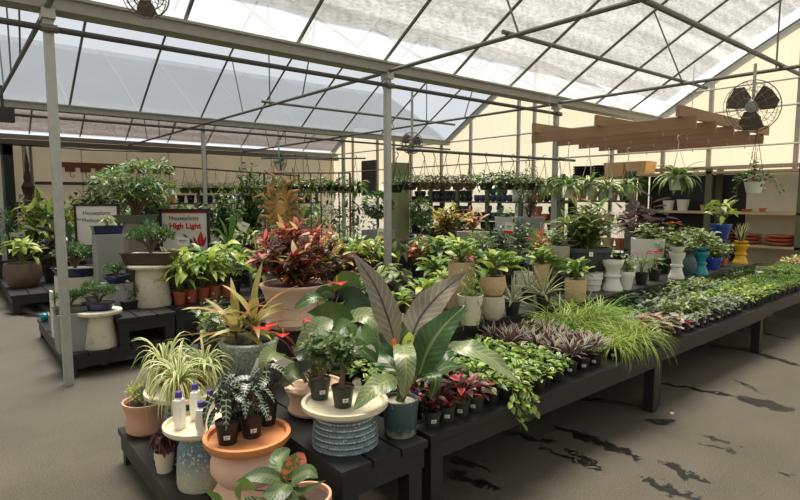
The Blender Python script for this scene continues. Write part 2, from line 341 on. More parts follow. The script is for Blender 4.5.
def fern(mb, rg, n, L, m, pw=.05, e0=.15, e1=1.3, droop=1.4, np_=11, pl=.07, h0=0):
    for i in range(n):
        k = i/max(1, n-1); az = i*2.39996+rg.uniform(-.3, .3); e = e1+(e0-e1)*k+rg.uniform(-.1, .1); l = L*rg.uniform(.75, 1.1)
        hd = Vector((math.cos(az), math.sin(az), 0)); p = Vector((0, 0, h0)); pts = [p.copy()]; ds = []
        for j in range(np_):
            e -= droop/np_*rg.uniform(.8, 1.2); d = hd*math.cos(e)+Vector((0, 0, math.sin(e))); p = p+d*(l/np_); pts.append(p.copy()); ds.append(e)
        mb.tube(pts[::2] if len(pts) % 2 else pts, .0012, 'stem', 3, False)
        for j in range(1, np_):
            w = pl*math.sin(pi*min(1, (j+.8)/(np_+.3)))**.7
            for s in (-1, 1): mb.leaf(pts[j], az+s*1.25, ds[j]*.3+rg.uniform(-.1, .2), w, pw*.35, .3, m, 'lance', 2, .1, 0, 0, 0, rg)
        mb.leaf(pts[-1], az, e, pl*.5, pw*.3, .3, m, 'lance', 2, .1)
def trailing(mb, rg, n, r, drop, nl, L, W, m, prof='oval', z0=.02, out=.06, side=None):
    for i in range(n):
        az = (i*2.39996 if side is None else rg.uniform(*side))
        d = Vector((math.cos(az), math.sin(az), 0)); dr = drop*rg.uniform(.4, 1.1); o2 = out*rg.uniform(.4, 1.2)
        pts = [Vector((0, 0, z0)), d*r*.6+Vector((0, 0, z0+.03)), d*(r+o2*.6)+Vector((0, 0, z0)), d*(r+o2)+Vector((0, 0, z0-dr*.5)), d*(r+o2*1.1)+Vector((rg.uniform(-.02, .02), rg.uniform(-.02, .02), z0-dr))]
        mb.tube(pts, .0014, 'stem', 4, False)
        for j in range(nl):
            t = (j+rg.random())/nl*4*.999; a = int(t); p = pts[a].lerp(pts[a+1], t-a)
            mm = rg.choice(m) if isinstance(m, (list, tuple)) else m
            mb.leaf(p, az+rg.uniform(-1.5, 1.5), rg.uniform(-.9, .3), L*rg.uniform(.7, 1.1), W*rg.uniform(.8, 1.1), .4, mm, prof, 3, .2, rg.uniform(-.5, .5), 0, 0, rg)
FOL = {}
def fol(name):
    def d(f): FOL[name] = f; return f
    return d
def simple(name, fn, *a, part='foliage', **k):
    def g(rg):
        mb = MB(); fn(mb, rg, *a, **k); return {part: mb}
    FOL[name] = g
simple('spider', rosette, 64, .24, .017, 1.35, .35, 2.0, ['spider', 'spiderw', 'spider'], 'grass', seg=7)
simple('spider_small', rosette, 30, .17, .010, 1.35, .4, 1.9, ['spider', 'spiderw'], 'grass', seg=5)
simple('grass', rosette, 100, .25, .0065, 1.5, .5, 1.9, ['grassy', 'grassy', 'grass2'], 'grass', seg=6)
simple('grass_big', rosette, 110, .32, .007, 1.5, .5, 1.9, ['grassy', 'grass2', 'fernlime'], 'grass', seg=7)
simple('rhoeo', rosette, 30, .125, .026, 1.35, .35, .5, 'rhoeo', 'lance', seg=4, h1=.04, h0=.06)
simple('croton', bushy, 9, .26, .15, 13, .13, .032, 'crotonyel', 'lance', seg=4, e=(0, 1.0))
simple('croton_orange', bushy, 7, .2, .12, 10, .11, .03, ['crotonyel', 'crotonpink'], 'lance', seg=4, e=(0, 1.0))
simple('calathea', petioled, 22, .2, .15, .14, .075, ['calathea', 'mid'], 'oval')
simple('peace', petioled, 44, .26, .21, .2, .075, ['varieg', 'lime', 'lime', 'fresh'], 'lance', tilt=-.1, wave=.05)
simple('aglao', petioled, 22, .18, .13, .15, .055, ['varieg', 'silver', 'varieg'], 'lance')
simple('pothos', petioled, 30, .12, .1, .085, .06, ['fresh', 'lime', 'fresh', 'mid'], 'heart', tilt=.0)
simple('hosta', petioled, 26, .22, .18, .2, .09, ['lime', 'fresh', 'lime'], 'wide', tilt=-.15)
simple('alocasia', petioled, 15, .16, .12, .125, .076, 'alocasia', 'arrow', tilt=-.75, sr=.002)
simple('begonia', petioled, 24, .06, .075, .075, .06, ['begonia', 'begonia', 'burg'], 'oval', tilt=-.6)
simple('redleaf', petioled, 14, .1, .07, .11, .045, ['redleaf', 'burg', 'redleaf'], 'lance', sm='redstem', tilt=-.1)
simple('burgundy', bushy, 4, .14, .05, 9, .07, .035, ['burg', 'burg', 'redleaf'], 'oval', sm='redstem')
simple('caladium', petioled, 22, .08, .075, .075, .06, ['pinkcal', 'pinkcal', 'fitt'], 'heart', tilt=-.2, sm='redstem')
simple('fittonia', dome, 55, .065, .06, .045, .032, ['fitt', 'silver'], 'oval', low=.01)
simple('peperomia', dome, 60, .07, .08, .05, .036, ['dark', 'silver', 'greygreen'], 'oval', low=.01)
simple('peperomia_green', dome, 60, .075, .09, .05, .03, ['mid', 'fresh', 'varieg'], 'oval', low=.01)
simple('limeplant', dome, 50, .07, .07, .045, .03, ['lime', 'fresh', 'green'], 'oval', low=.01)
simple('moss', dome, 90, .07, .05, .035, .008, ['fernlime', 'green', 'fresh'], 'lance', out=1.2, low=.01)
simple('hoya', dome, 60, .075, .07, .055, .026, ['varieg', 'mid', 'green', 'fresh'], 'lance', low=.01)
simple('succulent', dome, 26, .06, .035, .04, .022, ['succ', 'succ', 'succy'], 'obov', low=.02, out=1.2)
simple('smallfern', fern, 22, .2, 'fern', np_=10, pl=.05)
simple('fern', fern, 24, .24, 'fern', np_=12, pl=.06); simple('fern_lime', fern, 18, .17, 'fernlime', np_=9, pl=.05)
simple('fern_big', fern, 34, .42, 'green', np_=14, pl=.09, e0=.0)
simple('bigbush', bushy, 28, .62, .32, 22, .10, .045, ['green', 'dark', 'mid'], 'lance', start=.3)
simple('gardenia', bushy, 14, .26, .17, 14, .055, .024, ['dark', 'green', 'green'], 'oval', start=.3)
simple('gardenia_light', bushy, 14, .26, .17, 14, .06, .026, ['mid', 'green', 'fresh'], 'oval', start=.25)
simple('olivebush', bushy, 22, .42, .2, 20, .045, .012, ['olive', 'olive', 'green'], 'lance', start=.25)
simple('zz', bushy, 22, .48, .26, 22, .13, .046, 'zz', 'lance', sm='stem', sr=.006, start=.15, e=(-.1, .9), seg=4)
simple('darkficus', bushy, 8, .42, .26, 10, .17, .075, 'purple', 'oval', seg=4, sr=.005, start=.25)
simple('rubber', bushy, 5, .5, .24, 8, .24, .11, ['brownleaf', 'dark'], 'oval', seg=5, sr=.007, start=.2)
simple('corn', bushy, 16, .5, .24, 24, .2, .045, ['lime', 'fresh', 'lime'], 'lance', seg=5, start=.15, droop=1.5, e=(0, 1.0))
simple('cornlime', rosette, 40, .45, .065, 1.4, -.1, 1.7, ['lime', 'fresh', 'mid'], 'strap', h0=.1, h1=.3, seg=6)
simple('staghorn', rosette, 12, .3, .09, 1.4, .3, .9, ['dark', 'green'], 'obov', seg=6, wave=.08)
simple('sans', rosette, 12, .2, .04, 1.5, 1.15, .2, 'stripe', 'strap', seg=4, r0=.02)
simple('stripyrosette', rosette, 26, .19, .016, 1.3, .2, .5, 'agave', 'lance', seg=4, fold=.5)
simple('dracaena', rosette, 26, .3, .035, 1.4, .4, 1.3, ['greygreen', 'mid', 'spider'], 'strap', seg=6)
simple('smallherb', bushy, 8, .12, .07, 9, .03, .016, ['green', 'mid'], 'oval', sm='stem', sr=.0015)
simple('darkherb', bushy, 9, .15, .08, 9, .045, .022, ['dark', 'deep', 'green'], 'oval', sm='stem', sr=.0015)
simple('brownherb', bushy, 12, .2, .12, 11, .05, .028, ['brownleaf', 'burg', 'flpink', 'olive'], 'oval')
simple('varherb', bushy, 11, .17, .11, 10, .055, .026, ['varieg', 'fitt', 'mid'], 'oval', sm='stem')
simple('flowerherb', bushy, 12, .2, .13, 11, .06, .03, ['flpink', 'flpink', 'varieg', 'fresh'], 'oval')
simple('far_green', dome, 90, .2, .22, .1, .035, ['green', 'dark', 'mid'], 'lance', low=.02); simple('far_dark', dome, 90, .2, .24, .09, .04, ['dark', 'deep', 'green'], 'oval', low=.02)
simple('far_lime', dome, 80, .2, .2, .12, .035, ['lime', 'fresh', 'mid'], 'lance', low=.02)
simple('grassmat', dome, 220, .2, .1, .12, .008, ['green', 'mid', 'fresh'], 'grass', low=.0, out=1.3)
@fol('hangfol')
def _(rg):
    mb = MB(); rosette(mb, rg, 46, .24, .038, 1.3, -.1, 1.5, ['varieg', 'green', 'mid'], 'strap', seg=5); return {'foliage': mb}
@fol('hangbush')
def _(rg):
    mb = MB(); dome(mb, rg, 130, .2, .13, .06, .03, ['green', 'dark', 'mid'], 'oval', low=0); trailing(mb, rg, 9, .12, .14, 9, .05, .026, ['green', 'mid'], out=.07); return {'foliage': mb}
@fol('hangbrown')
def _(rg):
    mb = MB(); dome(mb, rg, 110, .18, .12, .05, .032, ['brownleaf', 'olive', 'burg'], 'oval', low=0); trailing(mb, rg, 8, .12, .12, 7, .045, .028, ['brownleaf', 'olive'], out=.05); return {'foliage': mb}
@fol('hangfern')
def _(rg):
    mb = MB(); fern(mb, rg, 26, .3, 'fern', np_=9, pl=.07, e0=0); return {'foliage': mb}
@fol('hangjas')
def _(rg):
    mb = MB(); dome(mb, rg, 110, .17, .13, .055, .028, ['dark', 'green'], 'oval', low=0); trailing(mb, rg, 6, .1, .2, 9, .045, .022, ['dark', 'green'], out=.14)
    bushy(mb, rg, 3, .36, .07, 12, .05, .024, ['dark', 'green'], 'oval'); return {'foliage': mb}
@fol('succpot')
def _(rg):
    mb = MB()
    for k in range(15):
        a, d = k*2.4, .088*math.sqrt(k/15); x, y, m, n, r, h = d*math.cos(a), d*math.sin(a), ('succg', 'succy', 'green', 'succg', 'succy')[k % 5], 30, .026, rg.uniform(.025, .07)
        t = MB(); dome(t, rg, n, r, h, .022, .016, m, 'obov', out=1.0); mb.add(t, Matrix.Translation((x, y, 0)))
    return {'foliage': mb}
@fol('juniper')
def _(rg):
    mb = MB(); st = MB()
    for i in range(10):
        az = i*2.4; d = .035+.03*rg.random(); c = Vector((d*1.6*math.cos(az), d*math.sin(az), .05+.035*rg.random()))
        st.tube([(0, 0, 0), (c.x*.4, c.y*.4, c.z*.7), c], .005, 'bark', 5, False, .002)
        t = MB(); dome(t, rg, 80, .048, .032, .028, .011, ['bonsai', 'green', 'bonsai'], 'lance', out=1.3); mb.add(t, Matrix.Translation(c-Vector((0, 0, .01))))
    return {'foliage': mb, 'trunk': st}
@fol('ficusbonsai')
def _(rg):
    mb = MB(); st = MB()
    for i in range(30):
        az = i*2.4; d = .06+.36*rg.random(); c = Vector((d*math.cos(az), d*math.sin(az)*.7, .12+.36*rg.random()*(1.1-d)))
        st.tube([(0, 0, 0), (c.x*.3, c.y*.3, c.z*.5), c], .012, 'bark', 5, False, .003)
        t = MB(); dome(t, rg, 50, .13, .07, .095, .022, ['green', 'mid', 'fresh', 'greygreen'], 'lance', out=.4); mb.add(t, Matrix.Translation(c-Vector((0, 0, .02))))
    return {'foliage': mb, 'trunk': st}
@fol('topiary')
def _(rg):
    mb = MB(); st = MB().tube([(0, 0, 0), (.005, 0, .2), (0, 0, .42)], .012, 'bark', 6, False)
    for i in range(600):
        a = rg.uniform(0, 2*pi); c = rg.uniform(-1, 1); q = math.sqrt(1-c*c); rr = .2*rg.uniform(.8, 1.05)
        mb.leaf((rr*q*math.cos(a), rr*q*math.sin(a), .5+rr*c), a, math.asin(c)+rg.uniform(-.6, .6), .085, .04, .4, rg.choice(['green', 'dark', 'mid']), 'oval', 2, .2, rg.uniform(-.6, .6))
    return {'foliage': mb, 'trunk': st}
@fol('anthurium_small')
def _(rg):
    mb = MB(); petioled(mb, rg, 11, .12, .09, .09, .05, ['mid', 'fresh'], 'heart'); fl = MB()
    for i in range(5):
        a = rg.uniform(0, 6.3); p = (.05*math.cos(a), .05*math.sin(a), .15+.03*rg.random()); fl.tube([(0, 0, .02), p], .0015, 'stem', 4, False)
        fl.leaf(p, a, .3, .055, .05, .4, 'flred', 'heart', 4, .2)
    return {'foliage': mb, 'flower': fl}
@fol('adenium')
def _(rg):
    mb = MB(); st = MB()
    st.tube([(0, 0, -.02), (.006, .003, .02), (.0, .006, .06), (.004, 0, .1)], .02, 'bark', 8, True, .007)
    t = MB(); bushy(t, rg, 11, .13, .12, 14, .06, .026, ['greygreen', 'greygreen', 'mid', 'green'], 'lance', start=.1, sr=.002, e=(-.3, .8)); mb.add(t, Matrix.Translation((.002, 0, .085)))
    return {'foliage': mb, 'trunk': st}
FC = {}
def fmesh(key, v):
    if (key, v) not in FC:
        d = FOL[key](random.Random(hash_(key)+v*77)); FC[(key, v)] = [(k, m.mesh(key+'_'+k, None if k == 'foliage' else R(40))) for k, m in d.items()]
    return FC[(key, v)]
def hash_(s): return sum(ord(c)*(i+3) for i, c in enumerate(s))
# ---------------------------------------------------------------- pots: (kind, radius, height, material)
def potprof(kind, r, h):
    if kind == 'nursery': return [(r*.72, 0), (r*.93, h*.86), (r*.97, h*.86), (r, h), (r*.93, h), (r*.9, h*.88)]
    if kind == 'terra': return [(r*.62, 0), (r*.86, h*.76), (r*.98, h*.76), (r, h*.98), (r*.97, h), (r*.86, h), (r*.82, h*.88)]
    if kind == 'cyl': return [(r*.9, 0), (r*.94, h*.03), (r*.99, h*.97), (r*.98, h), (r*.88, h), (r*.87, h*.92)]
    if kind == 'taper': return [(r*.7, 0), (r*.98, h*.95), (r, h), (r*.92, h), (r*.9, h*.9)]
    if kind == 'round': return [(r*.6, 0), (r*.85, h*.15), (r*1.05, h*.5), (r*1.02, h*.8), (r*.97, h), (r*.87, h), (r*.86, h*.9)]
    if kind == 'waist': return [(r*.66, 0), (r*.82, h*.07), (r*.86, h*.16), (r*.8, h*.26), (r*.79, h*.45), (r*.86, h*.68), (r*.95, h*.88), (r*1.0, h*.92), (r*1.01, h*.98), (r*.97, h), (r*.9, h*.99), (r*.86, h*.9)]
    if kind == 'bell': return [(r*.68, 0), (r*.86, h*.1), (r*.9, h*.3), (r*.82, h*.52), (r*.88, h*.75), (r*1.0, h*.93), (r*.99, h), (r*.9, h*.99), (r*.87, h*.9)]
    if kind == 'bowl': return [(r*.55, 0), (r*.62, h*.1), (r*.9, h*.55), (r, h*.95), (r*.98, h), (r*.9, h), (r*.85, h*.8)]
    if kind == 'pedestal': return [(r, 0), (r, h*.09), (r*.9, h*.14), (r*.72, h*.3), (r*.66, h*.42), (r*.82, h*.46), (r*.82, h*.52), (r*.64, h*.56), (r*.7, h*.72), (r*.92, h*.82), (r*.95, h*.88), (r, h*.9), (r, h), (r*.85, h), (r*.82, h*.93)]
    if kind == 'jug': return [(r*.55, 0), (r*.6, h*.04), (r*.9, h*.3), (r, h*.5), (r*.82, h*.75), (r*.6, h*.88), (r*.72, h), (r*.65, h), (r*.55, h*.93)]
    if kind == 'step': return [(r*.8, 0), (r*.82, h*.3), (r*.9, h*.33), (r*.9, h*.62), (r, h*.65), (r, h), (r*.9, h), (r*.88, h*.9)]
PC = {}
def potmesh(kind, r, h, mat, soil='soil'):
    k = (kind, r, h, mat, soil)
    if k in PC: return PC[k]
    mb = MB(); sl = MB()
    if kind in ('square', 'tray', 'oval', 'planter'):
        ax, ay = {'square': (1, 1), 'tray': (1.45, .9), 'oval': (1.35, .95), 'planter': (2.0, .8)}[kind]
        tp = {'square': .9, 'tray': .88, 'oval': .75, 'planter': .86}[kind]; sq = 0 if kind == 'oval' else 1
        n = 24 if kind == 'oval' else 32
        pr = [(r*tp, h*.12), (r*tp, 0), (r*tp, h*.1), (r*.97, h*.88), (r*1.02, h*.9), (r*1.02, h), (r*.92, h), (r*.9, h*.86)]
        if kind == 'square': pr = [(r*tp, 0), (r, h), (r*.9, h), (r*.89, h*.88)]
        mb.lathe(pr, mat, n, (0, 0, 0), ax, ay, sq)
        if kind in ('tray', 'oval'):
            pass
        sl.lathe([(.0001, h*.92), (r*.9, h*.87)][::-1], soil, n, (0, 0, 0), ax, ay, sq)
        sz = h*.88
    else:
        pr = potprof(kind, r, h); mb.lathe(pr, mat, 28 if r > .07 else 16)
        ri, zi = pr[-1]; sl.lathe([(ri*.99, zi), (ri*.5, zi+.004), (.0001, zi+.006)], soil, 16); sz = zi
    PC[k] = (mb.mesh('pot_'+kind), sl.mesh('soil'), sz); return PC[k]
def ordn(i):
    w = ['first', 'second', 'third', 'fourth', 'fifth', 'sixth', 'seventh', 'eighth', 'ninth', 'tenth', 'eleventh', 'twelfth', 'thirteenth', 'fourteenth', 'fifteenth', 'sixteenth', 'seventeenth', 'eighteenth', 'nineteenth', 'twentieth', 'twenty-first', 'twenty-second', 'twenty-third', 'twenty-fourth', 'twenty-fifth', 'twenty-sixth', 'twenty-seventh', 'twenty-eighth', 'twenty-ninth', 'thirtieth']
    return w[i]
def tag(o, label, cat, group=None, kind=None):
    o['label'] = label; o['category'] = cat
    if group: o['group'] = group
    if kind: o['kind'] = kind
    return o
def empty(name, loc, label, cat, group=None, rz=0, s=1):
    o = bpy.data.objects.new(name, None); COL.objects.link(o); o.location = loc; o.rotation_euler[2] = rz; o.scale = (s, s, s)
    o.empty_display_size = .05
    return tag(o, label, cat, group, 'thing')
RG = random.Random(11)
STK = {}
def sticker(root, r, h, w=.03, hh=.02, face=None, rz=0, z=.42):
    # price label wrapped on the pot side that faces `face` (world angle)
    a = (face if face is not None else -2.2)-rz
    k = (round(r, 3), round(h, 3), w, hh)
    if k not in STK:
        mb = MB(); mi = mb.mi('label'); n = 4; rr = r*.86+.003
        for i in range(n+1):
            q = (i/n-.5)*w/rr
            for zz in (-hh/2, hh/2):
                rz_ = r*(.72+.21*(z+zz/h)/.86)+.0012
                mb.v.append(Vector((rz_*math.cos(q), rz_*math.sin(q), h*z+zz)))
        for i in range(n): mb.quad([2*i, 2*i+2, 2*i+3, 2*i+1], mi)
        mi2 = mb.mi('ink')
        for t0, t1, za in ((-.3, .3, .1), (-.3, .1, -.25)):
            b = len(mb.v)
            for q in (t0, t1):
                for zz in (za*hh-hh*.07, za*hh+hh*.07):
                    rz_ = r*(.72+.21*(z+zz/h)/.86)+.002; qq = q*w/rr
                    mb.v.append(Vector((rz_*math.cos(qq), rz_*math.sin(qq), h*z+zz)))
            mb.quad([b, b+2, b+3, b+1], mi2)
        STK[k] = mb.mesh('price_label')
    o = link('price_label', STK[k], root); o.rotation_euler[2] = a; o['label'] = 'white price label'
    return o
def potted(name, label, cat, pos, pot, fk, s=1.0, rz=None, group=None, var=None, st=False, dz=0.0, soil='soil', parts=True, lean=None, fs=None):
    rz = RG.uniform(0, 2*pi) if rz is None else rz
    root = empty(name, pos, label, cat, group, rz)
    kind, r, h, mat = pot
    pm, sm, sz = potmesh(kind, r, h, mat, soil)
    link('pot', pm, root); link('soil', sm, root)
    v = RG.randrange(3) if var is None else var
    if fk:
        for k in (fk if isinstance(fk, list) else [fk]):
            for part, me in fmesh(k, v):
                o = link(part, me, root, (0, 0, sz+dz), 0, (s if fs is None else fs))
                if lean: o.rotation_euler = lean
    if st: sticker(root, r, h, face=math.atan2(-pos[1], -pos[0])+RG.uniform(-.4, .4), rz=rz)
    return root
# ================================================================ the setting
def struct(name, mb, loc=None):
    o = mb.build(name, None, loc); o['kind'] = 'structure'; return o
XE, YW = 11.75, 18.2
GUT = [-7.3, -.85, 5.55, 11.9, YW]; GZ = [3.2, 3.2, 3.21, 3.23, 3.3]
def roofz(i, y):
    a, b = GUT[i], GUT[i+1]; c = (a+b)/2; u = (y-c)/((b-a)/2)
    return GZ[i]+(GZ[i+1]-GZ[i])*(y-a)/(b-a)+.14+1.8*(1-abs(u)**1.12)
# floor with wet streaks
t = NT('asphalt'); o = t.obj(); n1 = t.noise(1.2, 5, o, .6); n2 = t.noise(130, 3, o, .7); n3 = t.noise(.5, 3, o)
col = t.mix(t.step(n1, .3, .7), lin((66, 61, 52)), lin((79, 73, 63)))
col = t.mix(t.step(n2, .35, .75), col, t.mix(.22, col, lin((180, 172, 152))))
col = t.mix(t.step(t.noise(60, 2, o), .62, .7), col, t.mix(.3, col, lin((60, 54, 46))))
nd = t.n('ShaderNodeTexNoise'); t.t.links.new(o, nd.inputs['Vector']); nd.inputs['Scale'].default_value = 9; nd.inputs['Detail'].default_value = 6; nd.inputs['Roughness'].default_value = .7
va = t.n('ShaderNodeVectorMath', operation='SUBTRACT'); t.t.links.new(nd.outputs['Color'], va.inputs[0]); va.inputs[1].default_value = (.5, .5, .5)
vb = t.n('ShaderNodeVectorMath', operation='SCALE'); t.t.links.new(va.outputs[0], vb.inputs[0]); vb.inputs['Scale'].default_value = .36
vc = t.n('ShaderNodeVectorMath', operation='ADD'); t.t.links.new(o, vc.inputs[0]); t.t.links.new(vb.outputs[0], vc.inputs[1])
wet = None
STAINS = [((455, 420), (560, 445), .05), ((445, 470), (500, 490), .05), ((440, 455), (495, 472), .035), ((540, 447), (585, 465), .02), ((566, 450), (605, 472), .025), ((550, 425), (645, 458), .05), ((590, 440), (648, 462), .03),
          ((660, 462), (712, 486), .035), ((640, 478), (705, 503), .04), ((645, 380), (745, 398), .035), ((735, 397), (800, 412), .1), ((700, 434), (740, 447), .02), ((702, 442), (738, 454), .014),
          ((776, 470), (792, 475), .03), ((655, 338), (760, 352), .05), ((640, 420), (670, 422), .05), ((690, 315), (800, 342), .04), ((560, 395), (640, 405), .05), ((450, 405), (520, 425), .06), ((730, 378), (765, 394), .02), ((5, 313), (60, 318), .1), ((752, 352), (800, 366), .06)]
for (a, b, w) in STAINS:
    pa, pb = at(*a, 0), at(*b, 0); c = (pa+pb)/2; d = pb-pa; L = d.length/2
    mp = t.n('ShaderNodeMapping', vector_type='TEXTURE'); t.t.links.new(vc.outputs[0], mp.inputs[0])
    mp.inputs['Location'].default_value = c; mp.inputs['Rotation'].default_value = (0, 0, math.atan2(d.y, d.x)); mp.inputs['Scale'].default_value = (L, w*1.0, 50)
    ln = t.n('ShaderNodeVectorMath', operation='LENGTH'); t.t.links.new(mp.outputs[0], ln.inputs[0])
    wet = ln.outputs['Value'] if wet is None else t.math('MINIMUM', wet, ln.outputs['Value'])
wm = t.math('SUBTRACT', 1.0, t.step(wet, .9, 1.05))
col = t.mix(wm, col, lin((28, 27, 25)))
# cracked repair patch near the pole
b = t.bsdf(col, t.mix(wm, (.85,)*3+(1,), (.35,)*3+(1,)), 0, n2, .35, .004, .35)
M['asphalt'] = t.end(b)
struct('floor', MB().box(-25, 45, -25, 45, -.3, 0, 'asphalt'))
# roof sheets
def film(name, tint, transp, diff, noise=0, nsc=30, c2=None, wave=False, lo=.35, hi=.65, trl=.6):
    t = NT(name); o = t.obj()
    a = t.n('ShaderNodeBsdfTransparent'); a.inputs[0].default_value = (tint[0]/255., tint[1]/255., tint[2]/255., 1)
    n = t.noise(nsc, 5, o, .7); w = t.noise(.7, 4, o, .6)
    d = t.n('ShaderNodeBsdfTranslucent'); f = t.n('ShaderNodeBsdfDiffuse')
    cc = t.mix(w, lin(sc_(diff, .94)), lin(sc_(diff, 1.06)))
    if c2: cc = t.mix(t.step(n, lo, hi), cc, lin(c2))
    t.set(d, 0, cc); t.set(f, 0, cc)
    m1 = t.n('ShaderNodeMixShader'); m1.inputs[0].default_value = trl; t.t.links.new(f.outputs[0], m1.inputs[1]); t.t.links.new(d.outputs[0], m1.inputs[2])
    m2 = t.n('ShaderNodeMixShader'); t.t.links.new(a.outputs[0], m2.inputs[2]); t.t.links.new(m1.outputs[0], m2.inputs[1])
    fac = t.math('ADD', transp, t.math('MULTIPLY', t.math('SUBTRACT', n, .5), noise)) if noise else transp
    t.set(m2, 0, fac)
    M[name] = t.end(m2)
film('clear_film', (255, 255, 255), .8, (235, 238, 240), .15, 3)
film('milky_film', (250, 252, 255), .34, (102, 107, 113), .08, 2.0)
t = None
def cloth(name, c1, c2, tr):
    t = NT(name); o = t.obj(); mp = t.n('ShaderNodeMapping'); t.t.links.new(o, mp.inputs[0]); mp.inputs['Scale'].default_value = (.5, 1.0, 1)
    n = t.noise(26, 4, mp.outputs[0], .75); 
    mp2 = t.n('ShaderNodeMapping'); t.t.links.new(o, mp2.inputs[0]); mp2.inputs['Scale'].default_value = (.05, 3.2, 1)
    s = t.noise(2.2, 3, mp2.outputs[0], .6)
    k = t.math('ADD', t.math('MULTIPLY', n, .75), t.math('MULTIPLY', s, .35))
    f = t.step(k, .42, .68)
    a = t.n('ShaderNodeBsdfTransparent'); t.set(a, 0, t.mix(t.step(s, .35, .7), (.80, .78, .74, 1), (1, .98, .95, 1)))
    d = t.n('ShaderNodeBsdfTranslucent'); e = t.n('ShaderNodeBsdfDiffuse')
    cc = t.mix(f, lin(c1), lin(c2)); t.set(d, 0, cc); t.set(e, 0, cc)
    m1 = t.n('ShaderNodeMixShader'); m1.inputs[0].default_value = .6; t.t.links.new(e.outputs[0], m1.inputs[1]); t.t.links.new(d.outputs[0], m1.inputs[2])
    m2 = t.n('ShaderNodeMixShader'); t.t.links.new(a.outputs[0], m2.inputs[2]); t.t.links.new(m1.outputs[0], m2.inputs[1])
    t.set(m2, 0, t.math('ADD', tr-.14, t.math('MULTIPLY', f, .30)))
    M[name] = t.end(m2)
cloth('shade_cloth', (64, 62, 58), (118, 116, 111), .38)
cloth('pink_shade_cloth', (104, 92, 86), (122, 110, 103), .12)
def sheet(name, i, y0, y1, mat, dz=0.0, x0=-6.0, n=18, x1=XE, amp=0):
    mb = MB(); mi = mb.mi(mat); nx = 28 if amp else 1
    for k in range(n+1):
        y = y0+(y1-y0)*k/n
        for j in range(nx+1):
            x = x0+(x1-x0)*j/nx
            yy = y
            if amp and k in (0, n): yy = y-amp*abs(math.sin((x-.66)/1.217*pi))*(1 if k == n else -1)
            mb.v.append(Vector((x, yy, roofz(i, yy)+dz)))
    for k in range(n):
        for j in range(nx):
            a = k*(nx+1)+j; mb.quad([a, a+1, a+nx+2, a+nx+1], mi)
    return struct(name, mb)
sheet('ceiling', 2-1, GUT[1], GUT[2], 'clear_film')
sheet('ceiling_shade_cloth', 1, -.5, 5.28, 'shade_cloth', .05, n=22, amp=.06, x1=XE-.42)
sheet('ceiling_far', 2, GUT[2], GUT[3], 'milky_film')
sheet('ceiling_back', 3, GUT[3], GUT[4], 'milky_film')
sheet('ceiling_back_shade_cloth', 3, GUT[3]+.35, GUT[4]-.14, 'pink_shade_cloth', -.07)
sheet('ceiling_behind', 0, GUT[0], GUT[1], 'milky_film')
# gutters
for i, nm in ((1, 'behind'), (2, 'middle'), (3, 'far')):
    y, z = GUT[i], GZ[i]; mb = MB()
    for (a, b, c, d) in ((-.09, .09, 0, .012), (-.1, -.085, 0, .11), (.085, .1, 0, .11)): mb.box(-6, XE, y+a, y+b, z+c, z+d, 'gutter')
    mb.box(-6, XE, y-.13, y-.1, z+.1, z+.125, 'gutter'); mb.box(-6, XE, y+.1, y+.13, z+.1, z+.125, 'gutter')
    struct('beam_gutter_'+nm, mb)
struct('beam_eave_back', MB().box(-6, XE, YW-.3, YW-.12, GZ[4]-.06, GZ[4]+.05, 'gutter'))
struct('beam_dark_fascia', MB().box(-6, XE, YW-.35, YW-.16, GZ[4]-.22, GZ[4]-.09, 'steel'))
# hoops
k0 = -5
for i in (1, 2, 3):
    for k in range(k0, 10):
        x = .66+1.217*k
        if x > XE-.05: continue
        a, b = GUT[i], GUT[i+1]
        pts = [Vector((x, a+(b-a)*j/16, roofz(i, a+(b-a)*j/16)-.035)) for j in range(17)]
        struct('ceiling_hoop', MB().tube(pts, .021, 'steel', 6, False))
# poles, pipes and ties
PX = [.745, 4.36, 7.98]
for i, x in enumerate(PX):
    mb = MB(); y = 5.5
    mb.box(x-.036, x+.036, y-.036, y+.036, 0, 3.205, 'galv'); mb.box(x-.05, x+.05, y-.07, y+.07, 3.13, 3.205, 'galv')
    mb.tube([(x-.06, y-.05, 3.05), (x+.06, y-.05, 3.05)], .035, 'steel', 8)
    struct('column_pole', mb)
    mb = MB(); mb.box(x-.036, x+.036, 11.87, 11.94, 0, 3.23, 'galv'); struct('column_pole', mb)
struct('beam_pipe_middle', MB().tube([(-6, 5.46, 3.05), (7.98, 5.46, 3.05)], .026, 'darksteel', 8))
struct('beam_pipe_far', MB().tube([(-6, 11.8, 3.1), (XE, 11.8, 3.1)], .024, 'darksteel', 8))
for x in PX:
    for (a, b) in ((-.85, 5.55), (5.55, 11.9), (11.9, 18.1)):
        struct('beam_cross_tie', MB().tube([(x, a, 3.22), (x, b, 3.23)], .024, 'steel', 8))
        c = (a+b)/2
        for (yy, dy) in ((c-1.1, -.5), (c+1.1, .5), (c, 0)):
            ii = {-.85: 1, 5.55: 2, 11.9: 3}[a]
            struct('beam_web_rod', MB().tube([(x, yy, 3.22), (x, yy+dy*.9, roofz(ii, yy+dy*.9)-.05)], .011, 'steel', 5))
def pipe(name, a, b, r, m='steel'): return struct(name, MB().tube([a, b], r, m, 8))
pipe('beam_long_tie', (4.3, 3.6, 3.27), (8.75, 3.45, 3.27), .024); pipe('beam_long_tie', (4.3, 2.3, 3.27), (8.8, 2.3, 3.27), .026)
pipe('beam_long_tie', (4.2, 8.7, 3.27), (8.8, 8.7, 3.27), .024)
